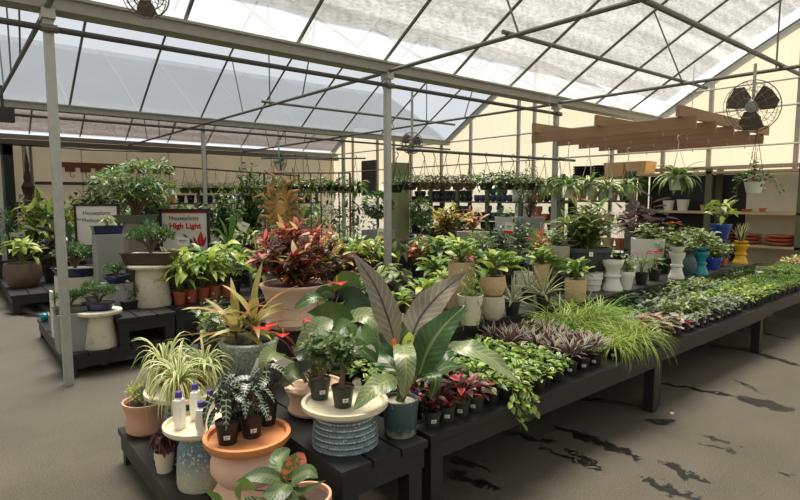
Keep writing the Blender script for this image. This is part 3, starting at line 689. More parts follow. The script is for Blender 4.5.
# end wall: translucent panels with studs; gables for three bays
def paneltex(name, c, c2, transl, sat=1.0):
    t = NT(name); o = t.obj(); mp = t.n('ShaderNodeMapping'); t.t.links.new(o, mp.inputs[0]); mp.inputs['Scale'].default_value = (1, 1, .15)
    n = t.noise(7, 4, mp.outputs[0], .6); n2 = t.noise(.6, 3, o)
    cc = t.mix(t.step(n2, .3, .7), lin(c), lin(c2)); cc = t.mix(t.math('MULTIPLY', n, .35), cc, lin(sc_(c, .86)))
    b = t.bsdf(cc, .7, 0, n, .1); tr = t.n('ShaderNodeBsdfTranslucent'); t.set(tr, 0, cc)
    m = t.n('ShaderNodeMixShader'); m.inputs[0].default_value = transl; t.t.links.new(b.outputs[0], m.inputs[1]); t.t.links.new(tr.outputs[0], m.inputs[2])
    M[name] = t.end(m)
paneltex('gable_panel', (246, 234, 204), (248, 238, 210), .6)
paneltex('white_panel', (250, 246, 234), (252, 249, 240), .66)
paneltex('back_wall_panel', (224, 217, 200), (232, 225, 210), .3)
mb = MB(); mi = mb.mi('gable_panel'); ys = []
for i in (0, 1, 2, 3):
    n = 14
    for j in range(n+(1 if i == 3 else 0)): ys.append((i, GUT[i]+(GUT[i+1]-GUT[i])*j/n))
for (i, y) in ys:
    z = roofz(i, y)-.02
    mb.v += [Vector((XE, y, 1.98)), Vector((XE, y, max(z, 2.1)))]
for j in range(len(ys)-1): mb.quad([2*j, 2*j+2, 2*j+3, 2*j+1], mi)
struct('wall_end', mb)
M['lowerwall'] = plainmat('lower_wall_panel', (226, 218, 196), .8, var=.04)
mb = MB(); mb.box(XE-.0, XE+.05, -7.3, YW, 0, 1.98, 'white_panel'); struct('wall_end_lower', mb)
for i in (1, 2, 3):        # white rafter edges on the end wall
    n = 20; a, b = GUT[i], GUT[i+1]
    mb = MB()
    for j in range(n):
        y0, y1 = a+(b-a)*j/n, a+(b-a)*(j+1)/n; z0, z1 = roofz(i, y0), roofz(i, y1)
        mb.hull([(XE-.08, y0, z0-.15), (XE-.02, y0, z0-.15), (XE-.02, y1, z1-.15), (XE-.08, y1, z1-.15), (XE-.08, y0, z0-.01), (XE-.02, y0, z0-.01), (XE-.02, y1, z1-.01), (XE-.08, y1, z1-.01)], 'galv')
    struct('trim_rafter', mb)

M['studg'] = plainmat('stud_steel', (160, 158, 150), .5, .3)
for y in (-.1, 1.3, 2.72, 3.05, 4.5, 5.4, 6.55, 8.7, 9.2, 10.9, 12.1, 13.5, 14.4, 15.3, 16.8):
    i = 1 if y < 5.55 else (2 if y < 11.9 else 3)
    struct('column_stud', MB().box(XE-.1, XE-.03, y-.035, y+.035, 0, roofz(i, y)-.1, 'studg'))
for z in (2.62, 3.3):
    struct('trim_girt', MB().tube([(XE-.12, -5, z), (XE-.12, YW, z)], .02, 'studg', 6))
pipe('trim_girt', (XE-.12, -1, 3.75), (XE-.12, 5, 3.75), .016, 'studg'); struct('trim_sill_band', MB().box(XE-.14, XE-.02, -3, 6.0, 2.2, 2.27, 'greypaint'))
# back wall
M['addedwall'] = plainmat('added_wall_pale', (206, 200, 186), .8)
mb = MB(); mb.box(-6, XE, YW, YW+.1, 0, GZ[4]-.02, 'back_wall_panel')
struct('wall_back', mb)
for k in range(14):
    x = -4.2+k*1.217; struct('trim_seam', MB().box(x-.012, x+.012, YW-.02, YW, 0, GZ[4]-.1, 'back_wall_panel'))
struct('wall_front_added', MB().box(-6, XE, -7.4, -7.3, 0, 3.3, 'addedwall'))  # unseen wall behind the camera, added to cut side light and bounce fill
struct('wall_side', MB().box(-6.1, -6, -7.3, YW, 0, 3.4, 'back_wall_panel'))
# door in the back wall at the far side
d0, d1 = aty(-30, 200, YW-.05).x, aty(16, 200, YW-.05).x; zt = aty(8, 145, YW-.05).z
M['doorframe'] = plainmat('dark_green_door_frame', (24, 40, 38), .4); M['doorglass'] = plainmat('door_glass', (96, 104, 88), .12, var=.35, nscale=1.2)
mb = MB(); 
for (a, b, c, d) in ((d0-.1, d0+.1, 0, zt), (d1-.22, d1, 0, zt), (d0-.1, d1, zt-.26, zt), (d0, d1, 0, .25)): mb.box(a, b, YW-.09, YW-.02, c, d, 'doorframe')
od = struct('door_1', mb); MB().box(d0+.1, d1-.22, YW-.05, YW-.03, .25, zt-.26, 'doorglass').build('glass', od)
struct('trim_conduit', MB().tube([(d1+.25, YW-.05, 0), (d1+.25, YW-.05, 3.15)], .05, 'galv', 8)); struct('trim_conduit', MB().tube([(d1+.4, YW-.05, 0), (d1+.4, YW-.05, 3.15)], .035, 'greypaint', 8))
struct('trim_cable', MB().tube([aty(0, 144, YW-.1), aty(60, 147.5, YW-.1), aty(90, 150, YW-.1), aty(220, 154, YW-.1), aty(330, 160, YW-.1)], .02, 'blackmetal', 5))
# grey vent on end wall
p = atx(369, 178, XE-.06); struct('window_1', MB().box(XE-.09, XE-.05, p.y-.42, p.y+.42, p.z-.62, p.z+.62, 'darkgrey'))
# ================================================================ benches
def bench(label, x0, x1, y0, y1, z, along='x', npl=5, legs=None, apron=.10, foot=0.0, ap=True, name='display_bench', th=.035, legw=.08):
    root = empty(name, (x0, y0, foot), label, 'bench', 'black slatted display benches')
    m = 'bench' if along == 'x' else 'benchy'
    X, Y = x1-x0, y1-y0; z = z-foot; g = .012
    top = MB()
    for i in range(npl):
        if along == 'x': top.box(0, X, Y*i/npl+(g/2 if i else 0), Y*(i+1)/npl-(g/2 if i < npl-1 else 0), z-th, z, m)
        else: top.box(X*i/npl+(g/2 if i else 0), X*(i+1)/npl-(g/2 if i < npl-1 else 0), 0, Y, z-th, z, m)
    top.build('slatted_top', root)
    fr = MB(); e = .012; w = .035
    for (a, b, c, d) in ((e, X-e, e, e+w), (e, X-e, Y-e-w, Y-e), (e, e+w, e+w, Y-e-w), (X-e-w, X-e, e+w, Y-e-w)): fr.box(a, b, c, d, z-th-apron, z-th-.0005, m)
    fr.build('apron', root)
    q = .02
    for (lx, ly) in (legs or [(q, q), (X-q-legw, q), (q, Y-q-legw), (X-q-legw, Y-q-legw)]):
        MB().box(lx, lx+legw, ly, ly+legw, 0, z-th-.001, m).build('leg', root)
    return root
bench('black slatted bench end across the near corner, carrying the ribbed blue stand', 1.21, 1.70, 1.84, 4.28, .5, 'y', 3)
bench('low black bench step at the near end holding terracotta pots and saucer stands', .74, 1.19, 1.2, 3.65, .22, 'y', 3, legw=.06)
xs = [1.73, 4.2, 6.67, 9.14]; A1, A2 = 1.86, 1.97
names = ['nearest section with trailing plants and rhoeos', 'middle section with grasses and caladiums', 'last section with ferns and succulents']
for i in range(3):
    y0 = A1+.045*i
    bench('long low black plant bench, '+names[i], xs[i]+.01, xs[i+1]-.01, y0, 2.63, .5, 'x', 5)
    r = bench('raised black tier behind the plant bench, '+['section behind the rhoeos', 'section with white pedestals', 'far section with teal and yellow pots'][i], xs[i]+.01, (xs[i+1]-.01 if i < 2 else 8.72), 2.65, 3.95, .74, 'x', 8, name='raised_tier_bench', apron=.16)
# island 2
xs[3] = 10.1
bench('low black bench step beside the steel pole holding cream stand and grey box', .75, 1.68, 5.66, 7.65, .22, 'y', 5, legw=.07)
bench('black bench top stacked on the low step holding the cream pedestal', 1.19, 1.73, 5.64, 7.9, .5, 'y', 3, foot=.221)
for i in range(3):
    bench('black bench across the aisle, '+['section with orange pots of peace lilies', 'section behind the steel pole', 'far section by the third pole'][i], xs[i]+.03, xs[i+1]-.01, 5.78, 6.6, .5, 'x', 5)
    bench('raised black tier across the aisle, '+['section with the grey planters', 'section by the mossy post', 'far section near the pot racks'][i], xs[i]+.03, xs[i+1]-.01, 6.62, 8.0, .74, 'x', 8, name='raised_tier_bench', apron=.16)
bench('low dark bench at far side with brown pot of lime hosta', .62, 1.75, 9.3, 13.0, .28, 'y', 5, legw=.08)
bench('dark bench behind it with large foliage plants in pots', 1.8, 4.3, 9.5, 11.8, .5, 'x', 6)
bench('dark bench beyond the green rows towards the mossy post', 4.4, 10.5, 9.3, 10.5, .5, 'x', 6)
# ================================================================ helpers for placing
def dep(p): return p[0]*FW.x+p[1]*FW.y
def zat(p, py):
    d = ray(400, py); f = d.x*FW.x+d.y*FW.y
    return H+d.z/f*dep(p)
def wm_(p, wpx): return wpx*dep(p)/F
def dp(px, py, d):           # world point at horizontal depth d
    r = ray(px, py); return Vector((0, 0, H))+r*(d/(r.x*FW.x+r.y*FW.y))
def nat(fk, v=0):
    x = y = z = 0
    for k in (fk if isinstance(fk, list) else [fk]):
        for _, me in fmesh(k, v):
            for q in me.vertices:
                x = max(x, abs(q.co.x), abs(q.co.y)); z = max(z, q.co.z)
    return 2*x, z
def rd(v): return round(v/.005)*.005
USED = {}
def put(name, label, cat, px, py, z, pw, ph, kind, mat, fk=None, fsz=None, pos=None, **k):
    """pot whose base front edge shows at px,py on height z; pw, ph pot width and height and fsz foliage width and height, in pixels there"""
    if pos is None:
        p0 = at(px, py, z); r = wm_(p0, pw)/2; p = at(px, py, z, r*.75)
    else: p = Vector((pos[0], pos[1], z)); 
    r = max(.02, rd(wm_(p, pw)/2)); h = max(.02, rd(wm_(p, ph)))
    v = RG.randrange(3) if k.get('var') is None else k.pop('var')
    fs = None
    if fk and fsz:
        w, hh = nat(fk, v); a = wm_(p, fsz[0])/w; fs = (a, a, wm_(p, fsz[1])/hh)
    root = potted(name, label, cat, p, (kind, r, h, mat), fk, var=v, fs=fs, **k)
    root['_'] = 0; del root['_']
    return root, p, h
def block(name, label, cat, p, w, d, h, mat, rz=0.0, taper=1.0, group=None):
    root = empty(name, p, label, cat, group, rz)
    mb = MB(); a, b = w/2, d/2; t = taper
    mb.hull([(-a, -b, 0), (a, -b, 0), (a, b, 0), (-a, b, 0), (-a*t, -b*t, h), (a*t, -b*t, h), (a*t, b*t, h), (-a*t, b*t, h)], mat)
    mb.build('body', root)
    return root
def bigleaf(mb, pts, W, m, face, prof='lance', n=14, fold=.18, wave=.03, ph=0.0):
    mi = mb.mi(m); b = len(mb.v); P = [Vector(p) for p in pts]; st = PROF[prof]
    def cr(t):
        k = len(P)-1; q = min(t*k, k-1e-6); i = int(q); u = q-i
        p0 = P[max(i-1, 0)]; p1 = P[i]; p2 = P[i+1]; p3 = P[min(i+2, k)]
        if i == 0: p0 = p1*2-p2
        if i+2 > k: p3 = p2*2-p1
        return .5*((2*p1)+(p2-p0)*u+(2*p0-5*p1+4*p2-p3)*u*u+(3*p1-p0-3*p2+p3)*u**3)
    L = sum((P[i+1]-P[i]).length for i in range(len(P)-1))
    fc = Vector(face).normalized()
    for i in range(n+1):
        t = i/n; c = cr(t); tv = (cr(min(1, t+.02))-cr(max(0, t-.02))).normalized()
        sd = tv.cross(fc).normalized(); nn = sd.cross(tv).normalized()
        w, back = st(t); hw = max(.0006, W*.5*w)
        for j, s in enumerate((-1, -.5, 0, .5, 1)):
            wv = wave*W*math.sin(ph+t*17+s*2.2)*abs(s)
            mb.v.append(c+sd*(hw*s)+nn*(fold*hw*abs(s)+wv)-tv*(back*L*abs(s)))
    for i in range(n):
        for j in range(4):
            a = b+i*5+j; u0, u1 = j/4, (j+1)/4
            mb.quad([a, a+1, a+6, a+5], mi, [(u0, i/n), (u1, i/n), (u1, (i+1)/n), (u0, (i+1)/n)])
BACK = -FW+Vector((0, 0, .25))      # roughly towards the viewer side of the aisle
UPV = Vector((0, 0, 1))
# ================================================================ near bench: stands and big pots
def stand(name, label, p, prof_base, mat_b, zt, rs, hs, mat_s, lip=.02, smooth=28):
    root = empty(name, p, label, 'plant stand')
    MB().lathe(prof_base, mat_b, 40).build('base', root)
    s = MB(); s.lathe([(rs*.55, 0), (rs*.93, .004), (rs, hs*.5), (rs*1.0, hs), (rs-lip, hs), (rs-lip-.006, hs*.55), (.0001, hs*.5)], mat_s, 48)
    s.build('saucer', root, (0, 0, zt)); return root
# ribbed blue stand with cream saucer
pR = Vector((1.39, 2.08, .5)); pr = []
rz = zat(pR, 403)-.5
hb = rz-.02
for i in range(41):
    t = i/40; pr.append(((.155-.02*t**1.6)*(1+.022*math.sin(t*2*pi*6.5)), hb*t))
stand('ribbed_plant_stand', 'blue ribbed ceramic stand with wide cream saucer at the near bench corner', pR, pr, 'glazerib', hb, .203, .035, 'cream', .018)
ztR = .5+hb+.02
for i, (px, py, lb, s) in enumerate(((320, 401, 'small caudex plant in dark green pot, the further one on cream saucer', .85), (343, 409, 'caudex plant with thick brown trunk in dark green pot, nearer one on cream saucer', 1.1))):
    put('potted_adenium', lb, 'potted plant', px, py, ztR, 24, 21, 'nursery', 'greenpl', 'adenium', (52+14*i, 60+8*i), st=True, group='caudex plants on the cream saucer')
# teal pot and giant-leaved plant
pT = Vector((1.65, 1.985, .5)); rT = wm_(pT, 38)/2; hT = zat(pT, 398)-.5
root = empty('giant_leaf_plant', pT, 'giant-leaved plant with purple-backed leaves in teal glazed pot with pale foot', 'potted plant')
MB().lathe([(rT*.8, 0), (rT*.86, hT*.04), (rT, hT*.95), (rT*.98, hT), (rT*.86, hT), (rT*.84, hT*.9)], 'glazeteal', 36).build('pot', root)
MB().lathe([(rT*.86, hT*.9), (rT*.4, hT*.93), (.0001, hT*.94)], 'gravel', 20).build('soil', root)
off = Matrix.Translation(-pT)
GL = [  # points px,py,depth ; width px ; material ; facing ; profile
 ([(396, 348, 2.6), (388, 318, 2.58), (374, 284, 2.55), (351, 251, 2.5)], 27, 'giantp', BACK+RT*.3, 'lance'),
 ([(409, 345, 2.65), (420, 318, 2.7), (441, 293, 2.75), (467, 272, 2.8)], 31, 'giantp', BACK-RT*.3, 'lance'),
 ([(418, 378, 2.5), (428, 350, 2.48), (444, 326, 2.5), (467, 304, 2.55)], 36, 'giant', BACK-RT*.5, 'lance'),
 ([(403, 346, 2.48), (405, 356, 2.36), (406, 374, 2.32), (403, 399, 2.33)], 27, 'giantl', BACK+UPV*.5, 'heart'),
 ([(447, 345, 2.5), (470, 349, 2.42), (494, 361, 2.42), (519, 384, 2.46)], 24, 'giantl', BACK+UPV*1.5, 'oval'),
 ([(396, 378, 2.5), (385, 382, 2.42), (370, 392, 2.36), (351, 412, 2.33)], 26, 'giantl', BACK+UPV, 'lance'),
 ([(424, 373, 2.5), (432, 374, 2.42), (436, 382, 2.38), (430, 400, 2.38)], 18, 'giant', BACK+UPV, 'heart'),
 ([(398, 360, 2.6), (395, 340, 2.62), (388, 322, 2.66), (372, 300, 2.7)], 30, 'giant', BACK, 'lance'),
 ([(406, 352, 2.56), (407, 345, 2.54), (409, 338, 2.52), (410, 332, 2.5)], 11, 'lime', BACK, 'oval'),
 ([(412, 372, 2.6), (428, 362, 2.64), (446, 352, 2.66), (462, 349, 2.7)], 24, 'giant', BACK+UPV, 'lance'),
 ([(396, 372, 2.64), (384, 360, 2.7), (368, 350, 2.76), (350, 348, 2.8)], 26, 'giant', BACK+UPV, 'lance'),
 ([(414, 380, 2.66), (436, 372, 2.72), (452, 366, 2.8), (470, 370, 2.84)], 20, 'giant', UPV+BACK*.3, 'lance'),
]
fo = MB(); stm = MB(); cen = pT+Vector((0, 0, hT*.92))
for i, (pts, w, m, fc, pf) in enumerate(GL):
    P = [dp(*q) for q in pts]; W = w*pts[1][2]/F
    bigleaf(fo, [p-pT for p in P], W, m, fc, pf, 22, .16, .06, i)
    a = cen+Vector((.02*math.cos(i*2.4), .02*math.sin(i*2.4), 0)); c = P[0]; b = a.lerp(c, .5)+Vector((0, 0, .03))
    stm.tube([a-pT, b-pT, c-pT], .0045, 'stem', 6, False)
fo.build('foliage', root); stm.build('stems', root)
bd = MB().lathe([(.002, 0), (.011, .02), (.008, .045), (.0001, .06)], 'florange', 10).build('flower_bud', root, dp(394, 350, 2.5)-pT)
# terracotta pot with red anthurium
pA = Vector((1.47, 2.5, .5)); rA = wm_(pA, 62)/2; hA = zat(pA, 383)-.5
root = empty('potted_anthurium', pA, 'red-flowered anthurium with big leaves in pale terracotta pot behind the cream saucer', 'potted plant')
MB().lathe(potprof('waist', rA, hA), 'terrapale', 40).build('pot', root); MB().lathe([(rA*.86, hA*.88), (.0001, hA*.9)], 'soil', 20).build('soil', root)
AL = [([(360, 330, 2.8), (366, 338, 2.74), (372, 350, 2.7), (374, 368, 2.68)], 24, 'green', BACK, 'heart'), ([(342, 345, 2.75), (350, 345, 2.7), (362, 350, 2.68), (376, 362, 2.66)], 20, 'giant', BACK+UPV, 'lance'), ([(318, 335, 2.85), (312, 340, 2.8), (308, 350, 2.78), (310, 366, 2.76)], 24, 'green', BACK, 'heart'), ([(372, 296, 3.0), (378, 300, 2.98), (384, 310, 2.96), (388, 328, 2.95)], 24, 'dark', BACK, 'heart'), ([(330, 318, 2.9), (322, 322, 2.86), (312, 324, 2.84), (298, 330, 2.82)], 16, 'green', BACK+UPV, 'lance'), ([(302, 374, 2.8), (296, 372, 2.72), (290, 376, 2.68), (283, 388, 2.66)], 26, 'agla', BACK+UPV*.3, 'heart'),
 ([(276, 352, 2.82), (270, 356, 2.78), (266, 364, 2.75), (262, 379, 2.74)], 24, 'giantl', BACK, 'heart'),
 ([(333, 320, 2.85), (320, 328, 2.8), (307, 338, 2.78), (293, 353, 2.78)], 24, 'giantl', BACK+UPV*.5, 'lance'),
 ([(318, 318, 2.95), (333, 313, 2.9), (346, 322, 2.88), (352, 340, 2.86)], 28, 'green', BACK, 'heart'),
 ([(328, 300, 3.0), (318, 297, 2.98), (308, 300, 2.95), (294, 309, 2.93)], 16, 'giant', BACK+UPV, 'oval'),
 ([(345, 300, 3.0), (352, 300, 2.98), (362, 308, 2.95), (368, 322, 2.93)], 32, 'dark', BACK, 'heart'),
 ([(330, 330, 2.85), (340, 328, 2.8), (352, 334, 2.78), (362, 348, 2.76)], 28, 'green', BACK+UPV, 'heart'),
 ([(318, 300, 3.0), (322, 294, 3.0), (328, 292, 3.0), (335, 297, 3.0)], 14, 'giant', BACK, 'oval'),
 ([(300, 345, 2.8), (305, 352, 2.74), (306, 362, 2.7), (300, 374, 2.68)], 24, 'dark', BACK, 'heart'),
 ([(352, 318, 2.9), (366, 316, 2.85), (378, 326, 2.82), (384, 342, 2.8)], 26, 'giantl', BACK+UPV, 'heart'),
 ([(340, 290, 3.05), (344, 282, 3.05), (352, 280, 3.05), (360, 288, 3.05)], 24, 'green', BACK, 'heart'),
 ([(325, 350, 2.8), (335, 352, 2.76), (343, 360, 2.74), (346, 374, 2.72)], 26, 'deep', BACK, 'heart')]
fo = MB(); stm = MB(); cen = Vector((0, 0, hA*.9))
for i, (pts, w, m, fc, pf) in enumerate(AL):
    P = [dp(*q)-pA for q in pts]; bigleaf(fo, P, w*pts[1][2]/F, m, fc, pf, 10, .2, .02, i)
    stm.tube([cen+Vector((.03*math.cos(i*2.4), .03*math.sin(i*2.4), 0)), cen.lerp(P[0], .55)+Vector((0, 0, .04)), P[0]], .003, 'stem', 5, False)
rg = random.Random(5); t_ = MB(); petioled(t_, rg, 12, .16, .13, .13, .06, ['green', 'dark'], 'heart'); fo.add(t_, Matrix.Translation(cen))
fo.build('foliage', root); stm.build('stems', root)
for i, (px, py, d, w, az) in enumerate(((268, 330, 2.72, 15, 2.6), (277, 325, 2.74, 16, 3.6), (283, 334, 2.7, 17, 4.2), (303, 320, 2.7, 14, 4.6), (337, 283, 3.0, 22, 4.3))):
    fl = MB(); P = dp(px, py, d)-pA; W = w*d/F; fl.leaf(P, az, .35, W*1.1, W, .5, 'flred', 'heart', 6, .15)
    fl.tube([cen, cen.lerp(P, .6)+Vector((0, 0, .05)), P], .0025, 'redstem', 5, False); fl.tube([P, P+Vector((0, 0, W*.35))], .003, 'flyellow', 6)
    fl.build('flower', root)
# blue-green pot with ti plant
pB = Vector((1.365, 3.08, .5)); rB = wm_(pB, 59)/2; hB = zat(pB, 339)-.5
root = empty('potted_ti_plant', pB, 'ti plant with red-edged leaves in large pale blue-green pot', 'potted plant')
MB().lathe([(rB*.72, 0), (rB*.76, hB*.03), (rB*.94, hB*.86), (rB, hB*.9), (rB*1.01, hB*.98), (rB*.97, hB), (rB*.86, hB), (rB*.84, hB*.86)], 'glazegg', 40).build('pot', root)
MB().lathe([(rB*.85, hB*.86), (.0001, hB*.88)], 'soil', 20).build('soil', root)
rg = random.Random(8); fo = MB(); stm = MB()
for (x, y, hh, n) in ((.02, -.02, .13, 17), (-.06, .04, .06, 12)):
    stm.tube([(x, y, hB*.85), (x*1.1, y, hB+hh)], .008, 'bark', 6)
    for i in range(n):
        az = i*2.4+rg.uniform(-.2, .2); fo.leaf((x, y, hB+hh*i/n), az, 1.45-1.15*(1-i/n)+rg.uniform(-.1, .1), .35*rg.uniform(.75, 1.1), .052, rg.uniform(.5, 1.3), 'ti', 'lance', 8, .35, rg.uniform(-.3, .3), .04, 0, rg)
fo.build('foliage', root); stm.build('trunk', root)
MB().box(-.012, .012, -.001, .001, 0, .13, 'label').build('plant_tag', root, dp(251, 378, dep(pB)-.2)-pB).rotation_euler = (.1, .4, TH-pi/2+.1)
# small yellow-green plant left of it on the bench behind
put('potted_variegated_plant', 'pale variegated bushy plant on the bench corner beside the blue-green pot', 'potted plant', 210, 368, .5, 34, 24, 'nursery', 'blackpl', 'varherb', (52, 44), pos=(1.36, 3.62))
put('potted_croton_plant', 'green foliage plant at the far end of the bench behind spider plants', 'potted plant', 0, 0, .5, 34, 24, 'nursery', 'blackpl', 'gardenia', (50, 34), pos=(1.5, 4.0))
# spider-plant stand
pS = Vector((.965, 3.03, .22)); zs = zat(pS, 390)
pr = []
for i in range(37):
    t = i/36; pr.append(((.15-.045*t)*(1+.008*math.sin(t*2*pi*12)), (zs-.24)*t))
stand('saucer_plant_stand', 'dark blue ceramic stand with cream saucer holding three spider plants', pS, pr, 'glazespider', zs-.24, .215, .035, 'cream', .016)
for i, (px, py, lb) in enumerate(((166, 396, 'spider plant in orange plastic pot, furthest from bench on the saucer'), (179, 400, 'spider plant in orange plastic pot at the front of the saucer'), (205, 392, 'spider plant in orange plastic pot nearest the blue-green pot'))):
    p = at(px, (384, 396, 384)[i], zs, 0)
    put('potted_spider_plant', lb, 'potted plant', 0, 0, zs, 19, 17, 'nursery', 'terrapl', 'spider', (82, 36), pos=(p.x, p.y), group='spider plants on the cream saucer', var=i)
# bottle stand
pK = Vector((.915, 2.665, .22)); zk = zat(pK, 424)
pr = [(.118, 0), (.122, .02), (.12, .1), (.112, .2), (.095, zk-.28), (.085, zk-.24)]
stand('drip_glazed_plant_stand', 'blue and cream drip-glazed stand with cream saucer holding white bottles', pK, pr, 'glazeblue', zk-.24, .178, .035, 'cream', .013)
def bottle(px, py, lb, h=.165):
    p = at(px, py, zk)
    root = empty('plant_food_bottle', p, lb, 'bottle', 'white bottles on the cream saucer', RG.uniform(-.3, .3)+TH)
    a = .026; mb = MB(); mb.lathe([(a*.9, 0), (a, .004), (a, h*.72), (a*.97, h*.78), (a*.5, h*.83), (a*.5, h*.86)], 'bottle', 24, (0, 0, 0), 1, .75, .7); mb.build('body', root)
    MB().lathe([(a*.6, h*.85), (a*.62, h*.98), (a*.58, h), (.0001, h)], 'purplecap', 16).build('cap', root)
    lb_ = MB(); lb_.box(-a*.9, a*.9, -a*.77, -a*.755, h*.2, h*.6, 'label'); lb_.box(-a*.5, a*.2, -a*.785, -a*.77, h*.44, h*.5, 'ink'); lb_.box(-a*.5, a*.5, -a*.785, -a*.77, h*.32, h*.345, 'ink')
    o = lb_.build('label', root); o.rotation_euler[2] = -pi/2
    return root
bottle(180, 428, 'white bottle with purple cap, standing alone nearest the floor aisle', .185)
bottle(196, 419, 'white bottle with purple cap, furthest back on the saucer', .185)
bottle(211, 422, 'white bottle with purple cap behind the striped-leaf plants', .165)
bottle(202, 435, 'white bottle with purple cap at the saucer front edge', .165)
# terracotta stand with orange saucer
pO = Vector((1.0, 2.30, .22)); zo = zat(pO, 438); hh = zo-.24
pr = [(.15, 0), (.165, .03), (.16, .09), (.135, hh*.42), (.13, hh*.48), (.15, hh*.56), (.168, hh*.66), (.165, hh*.8), (.13, hh*.97), (.12, hh)]
root = stand('terracotta_plant_stand', 'waisted washed-terracotta stand topped by a big orange saucer of dark plants', pO, pr, 'terrapale', hh, .195, .045, 'terraor', .02)
for i, (px, py, lb, w) in enumerate(((228, 447, 'striped-leaf alocasia in black pot, nearest the white bottles on orange saucer', 23), (252, 440, 'striped-leaf alocasia in black pot at the middle of orange saucer', 22), (268, 428, 'striped-leaf alocasia in black pot furthest right on orange saucer', 19), (240, 425, 'striped-leaf alocasia in black pot at the back of orange saucer', 20))):
    p = at(px, py, zo, .04)
    if i == 3: p = Vector((.99, 2.42, zo))
    put('potted_alocasia', lb, 'potted plant', 0, 0, zo, w+3, 24, 'nursery', 'blackpl', 'alocasia', (56, 44), pos=(p.x, p.y), st=i != 3, group='striped alocasias on the orange saucer', var=i % 3)
# succulent pot, begonia, front pot
put('potted_succulents', 'round terracotta pot of yellow and grey succulents at the low bench corner', 'potted plant', 0, 0, .22, 46, 34, 'bell', 'terra', 'succpot', (42, 26), pos=(.87, 3.49), rz=.4, dz=.015)
p = at(165, 473, .22, .03)
put('potted_begonia', 'purple-leaved begonia in small beige footed pot on low bench', 'potted plant', 0, 0, .22, 20, 22, 'step', 'cream', 'begonia', (34, 26), pos=(p.x, p.y))
pF = Vector((1.05, 1.86, .22)); rF = .105; hF = zat(pF, 494)-.22
root = empty('potted_red_spotted_plant', pF, 'terracotta pot with grey-green leaves and one orange-spotted leaf, nearest of all', 'potted plant')
MB().lathe(potprof('cyl', rF, hF), 'terra', 36).build('pot', root); MB().lathe([(rF*.87, hF*.92), (.0001, hF*.93)], 'soil', 16).build('soil', root)
FL = [([(284, 480, 1.98), (292, 468, 1.97), (298, 461, 1.98), (304, 453, 2.0)], 22, 'aglared', BACK+RT*.2, 'oval'), ([(283, 472, 2.0), (279, 462, 2.05), (282, 455, 2.1), (290, 449, 2.15)], 26, 'agla', BACK, 'heart'),
 ([(280, 480, 1.95), (268, 476, 1.9), (255, 476, 1.88), (240, 480, 1.86)], 22, 'agla', BACK+UPV, 'heart'), ([(288, 484, 1.92), (282, 490, 1.87), (275, 494, 1.85), (262, 494, 1.83)], 22, 'agla', BACK+UPV, 'oval'),
 ([(292, 480, 1.95), (302, 474, 1.93), (310, 472, 1.92), (318, 478, 1.92)], 22, 'agla', BACK+UPV, 'heart'), ([(290, 487, 1.93), (300, 492, 1.9), (310, 488, 1.88), (326, 480, 1.88)], 9, 'brownleaf', UPV+BACK, 'lance'),
 ([(284, 492, 1.9), (288, 500, 1.86), (292, 510, 1.84), (292, 520, 1.84)], 22, 'agla', BACK, 'oval'), ([(262, 500, 1.85), (252, 505, 1.82), (245, 508, 1.8), (238, 520, 1.8)], 20, 'calathea', BACK+UPV, 'oval'),
 ([(255, 490, 1.85), (248, 484, 1.84), (243, 480, 1.84), (236, 482, 1.84)], 8, 'mid', BACK, 'lance'), ([(240, 500, 1.84), (238, 492, 1.84), (240, 486, 1.84), (244, 480, 1.84)], 7, 'mid', BACK, 'lance'), ([(222, 506, 1.84), (218, 498, 1.84), (212, 494, 1.84), (204, 490, 1.84)], 8, 'mid', BACK, 'lance')]
fo = MB(); stm = MB(); cen = Vector((0, 0, hF*.9))
for i, (pts, w, m, fc, pf) in enumerate(FL):
    P = [dp(*q)-pF for q in pts]; bigleaf(fo, P, w*pts[1][2]/F, m, fc, pf, 9, .2, .02, i); stm.tube([cen, cen.lerp(P[0], .6)+Vector((0, 0, .01)), P[0]], .0028, 'stem', 5, False)
fo.build('foliage', root); stm.build('stems', root)
# ================================================================ rows of small pots on the long bench
ROWY = [1.955, 2.10, 2.245, 2.39, 2.535]
ROWN = ['row at the bench edge', 'second row back', 'middle row', 'fourth row back', 'last row before the tier']
def grid(x0, x1, rows, dx, name, desc, cat, pot, fk, s, group, st=0, jit=.012, end='near'):
    for r in rows:
        n = max(1, int((x1-x0)/dx+.001)); yb = ROWY[r]+max(0, (x0-1.7))*.012
        for i in range(n):
            x = x0+dx*(i+.5)+RG.uniform(-jit, jit); y = yb+RG.uniform(-jit, jit)*.6
            k = fk[(i*3+r) % len(fk)] if isinstance(fk, list) else fk
            potted(name, f"{desc}, {ROWN[r]}, {ordn(i)} from near end", cat, (x, y, .5), pot, k, s=s*RG.uniform(.88, 1.12), group=group, st=(r <= st-1))
NB = ('nursery', .052, .085, 'blackpl'); NG = ('nursery', .05, .08, 'greenpl')
grid(1.77, 2.22, [0], .112, 'potted_begonia', 'red and burgundy begonia, green pot', 'potted plant', NG, ['burgundy', 'redleaf', 'redleaf', 'burgundy'], .92, 'red begonias at the near end', st=1)
grid(1.77, 2.22, [1, 2], .15, 'potted_begonia', 'red-leaved begonia, black pot', 'potted plant', NB, ['redleaf', 'burgundy', 'varherb'], 1.0, 'red begonias at the near end')
grid(1.80, 2.25, [3, 4], .15, 'potted_hoya', 'pale green bushy hoya', 'potted plant', NB, ['peperomia_green', 'hoya'], 1.25, 'hoyas behind the begonias')
grid(2.22, 3.02, [0, 1, 2], .125, 'potted_hoya', 'yellow-edged hoya', 'potted plant', NB, ['hoya', 'peperomia_green', 'hoya'], 1.12, 'variegated hoyas')
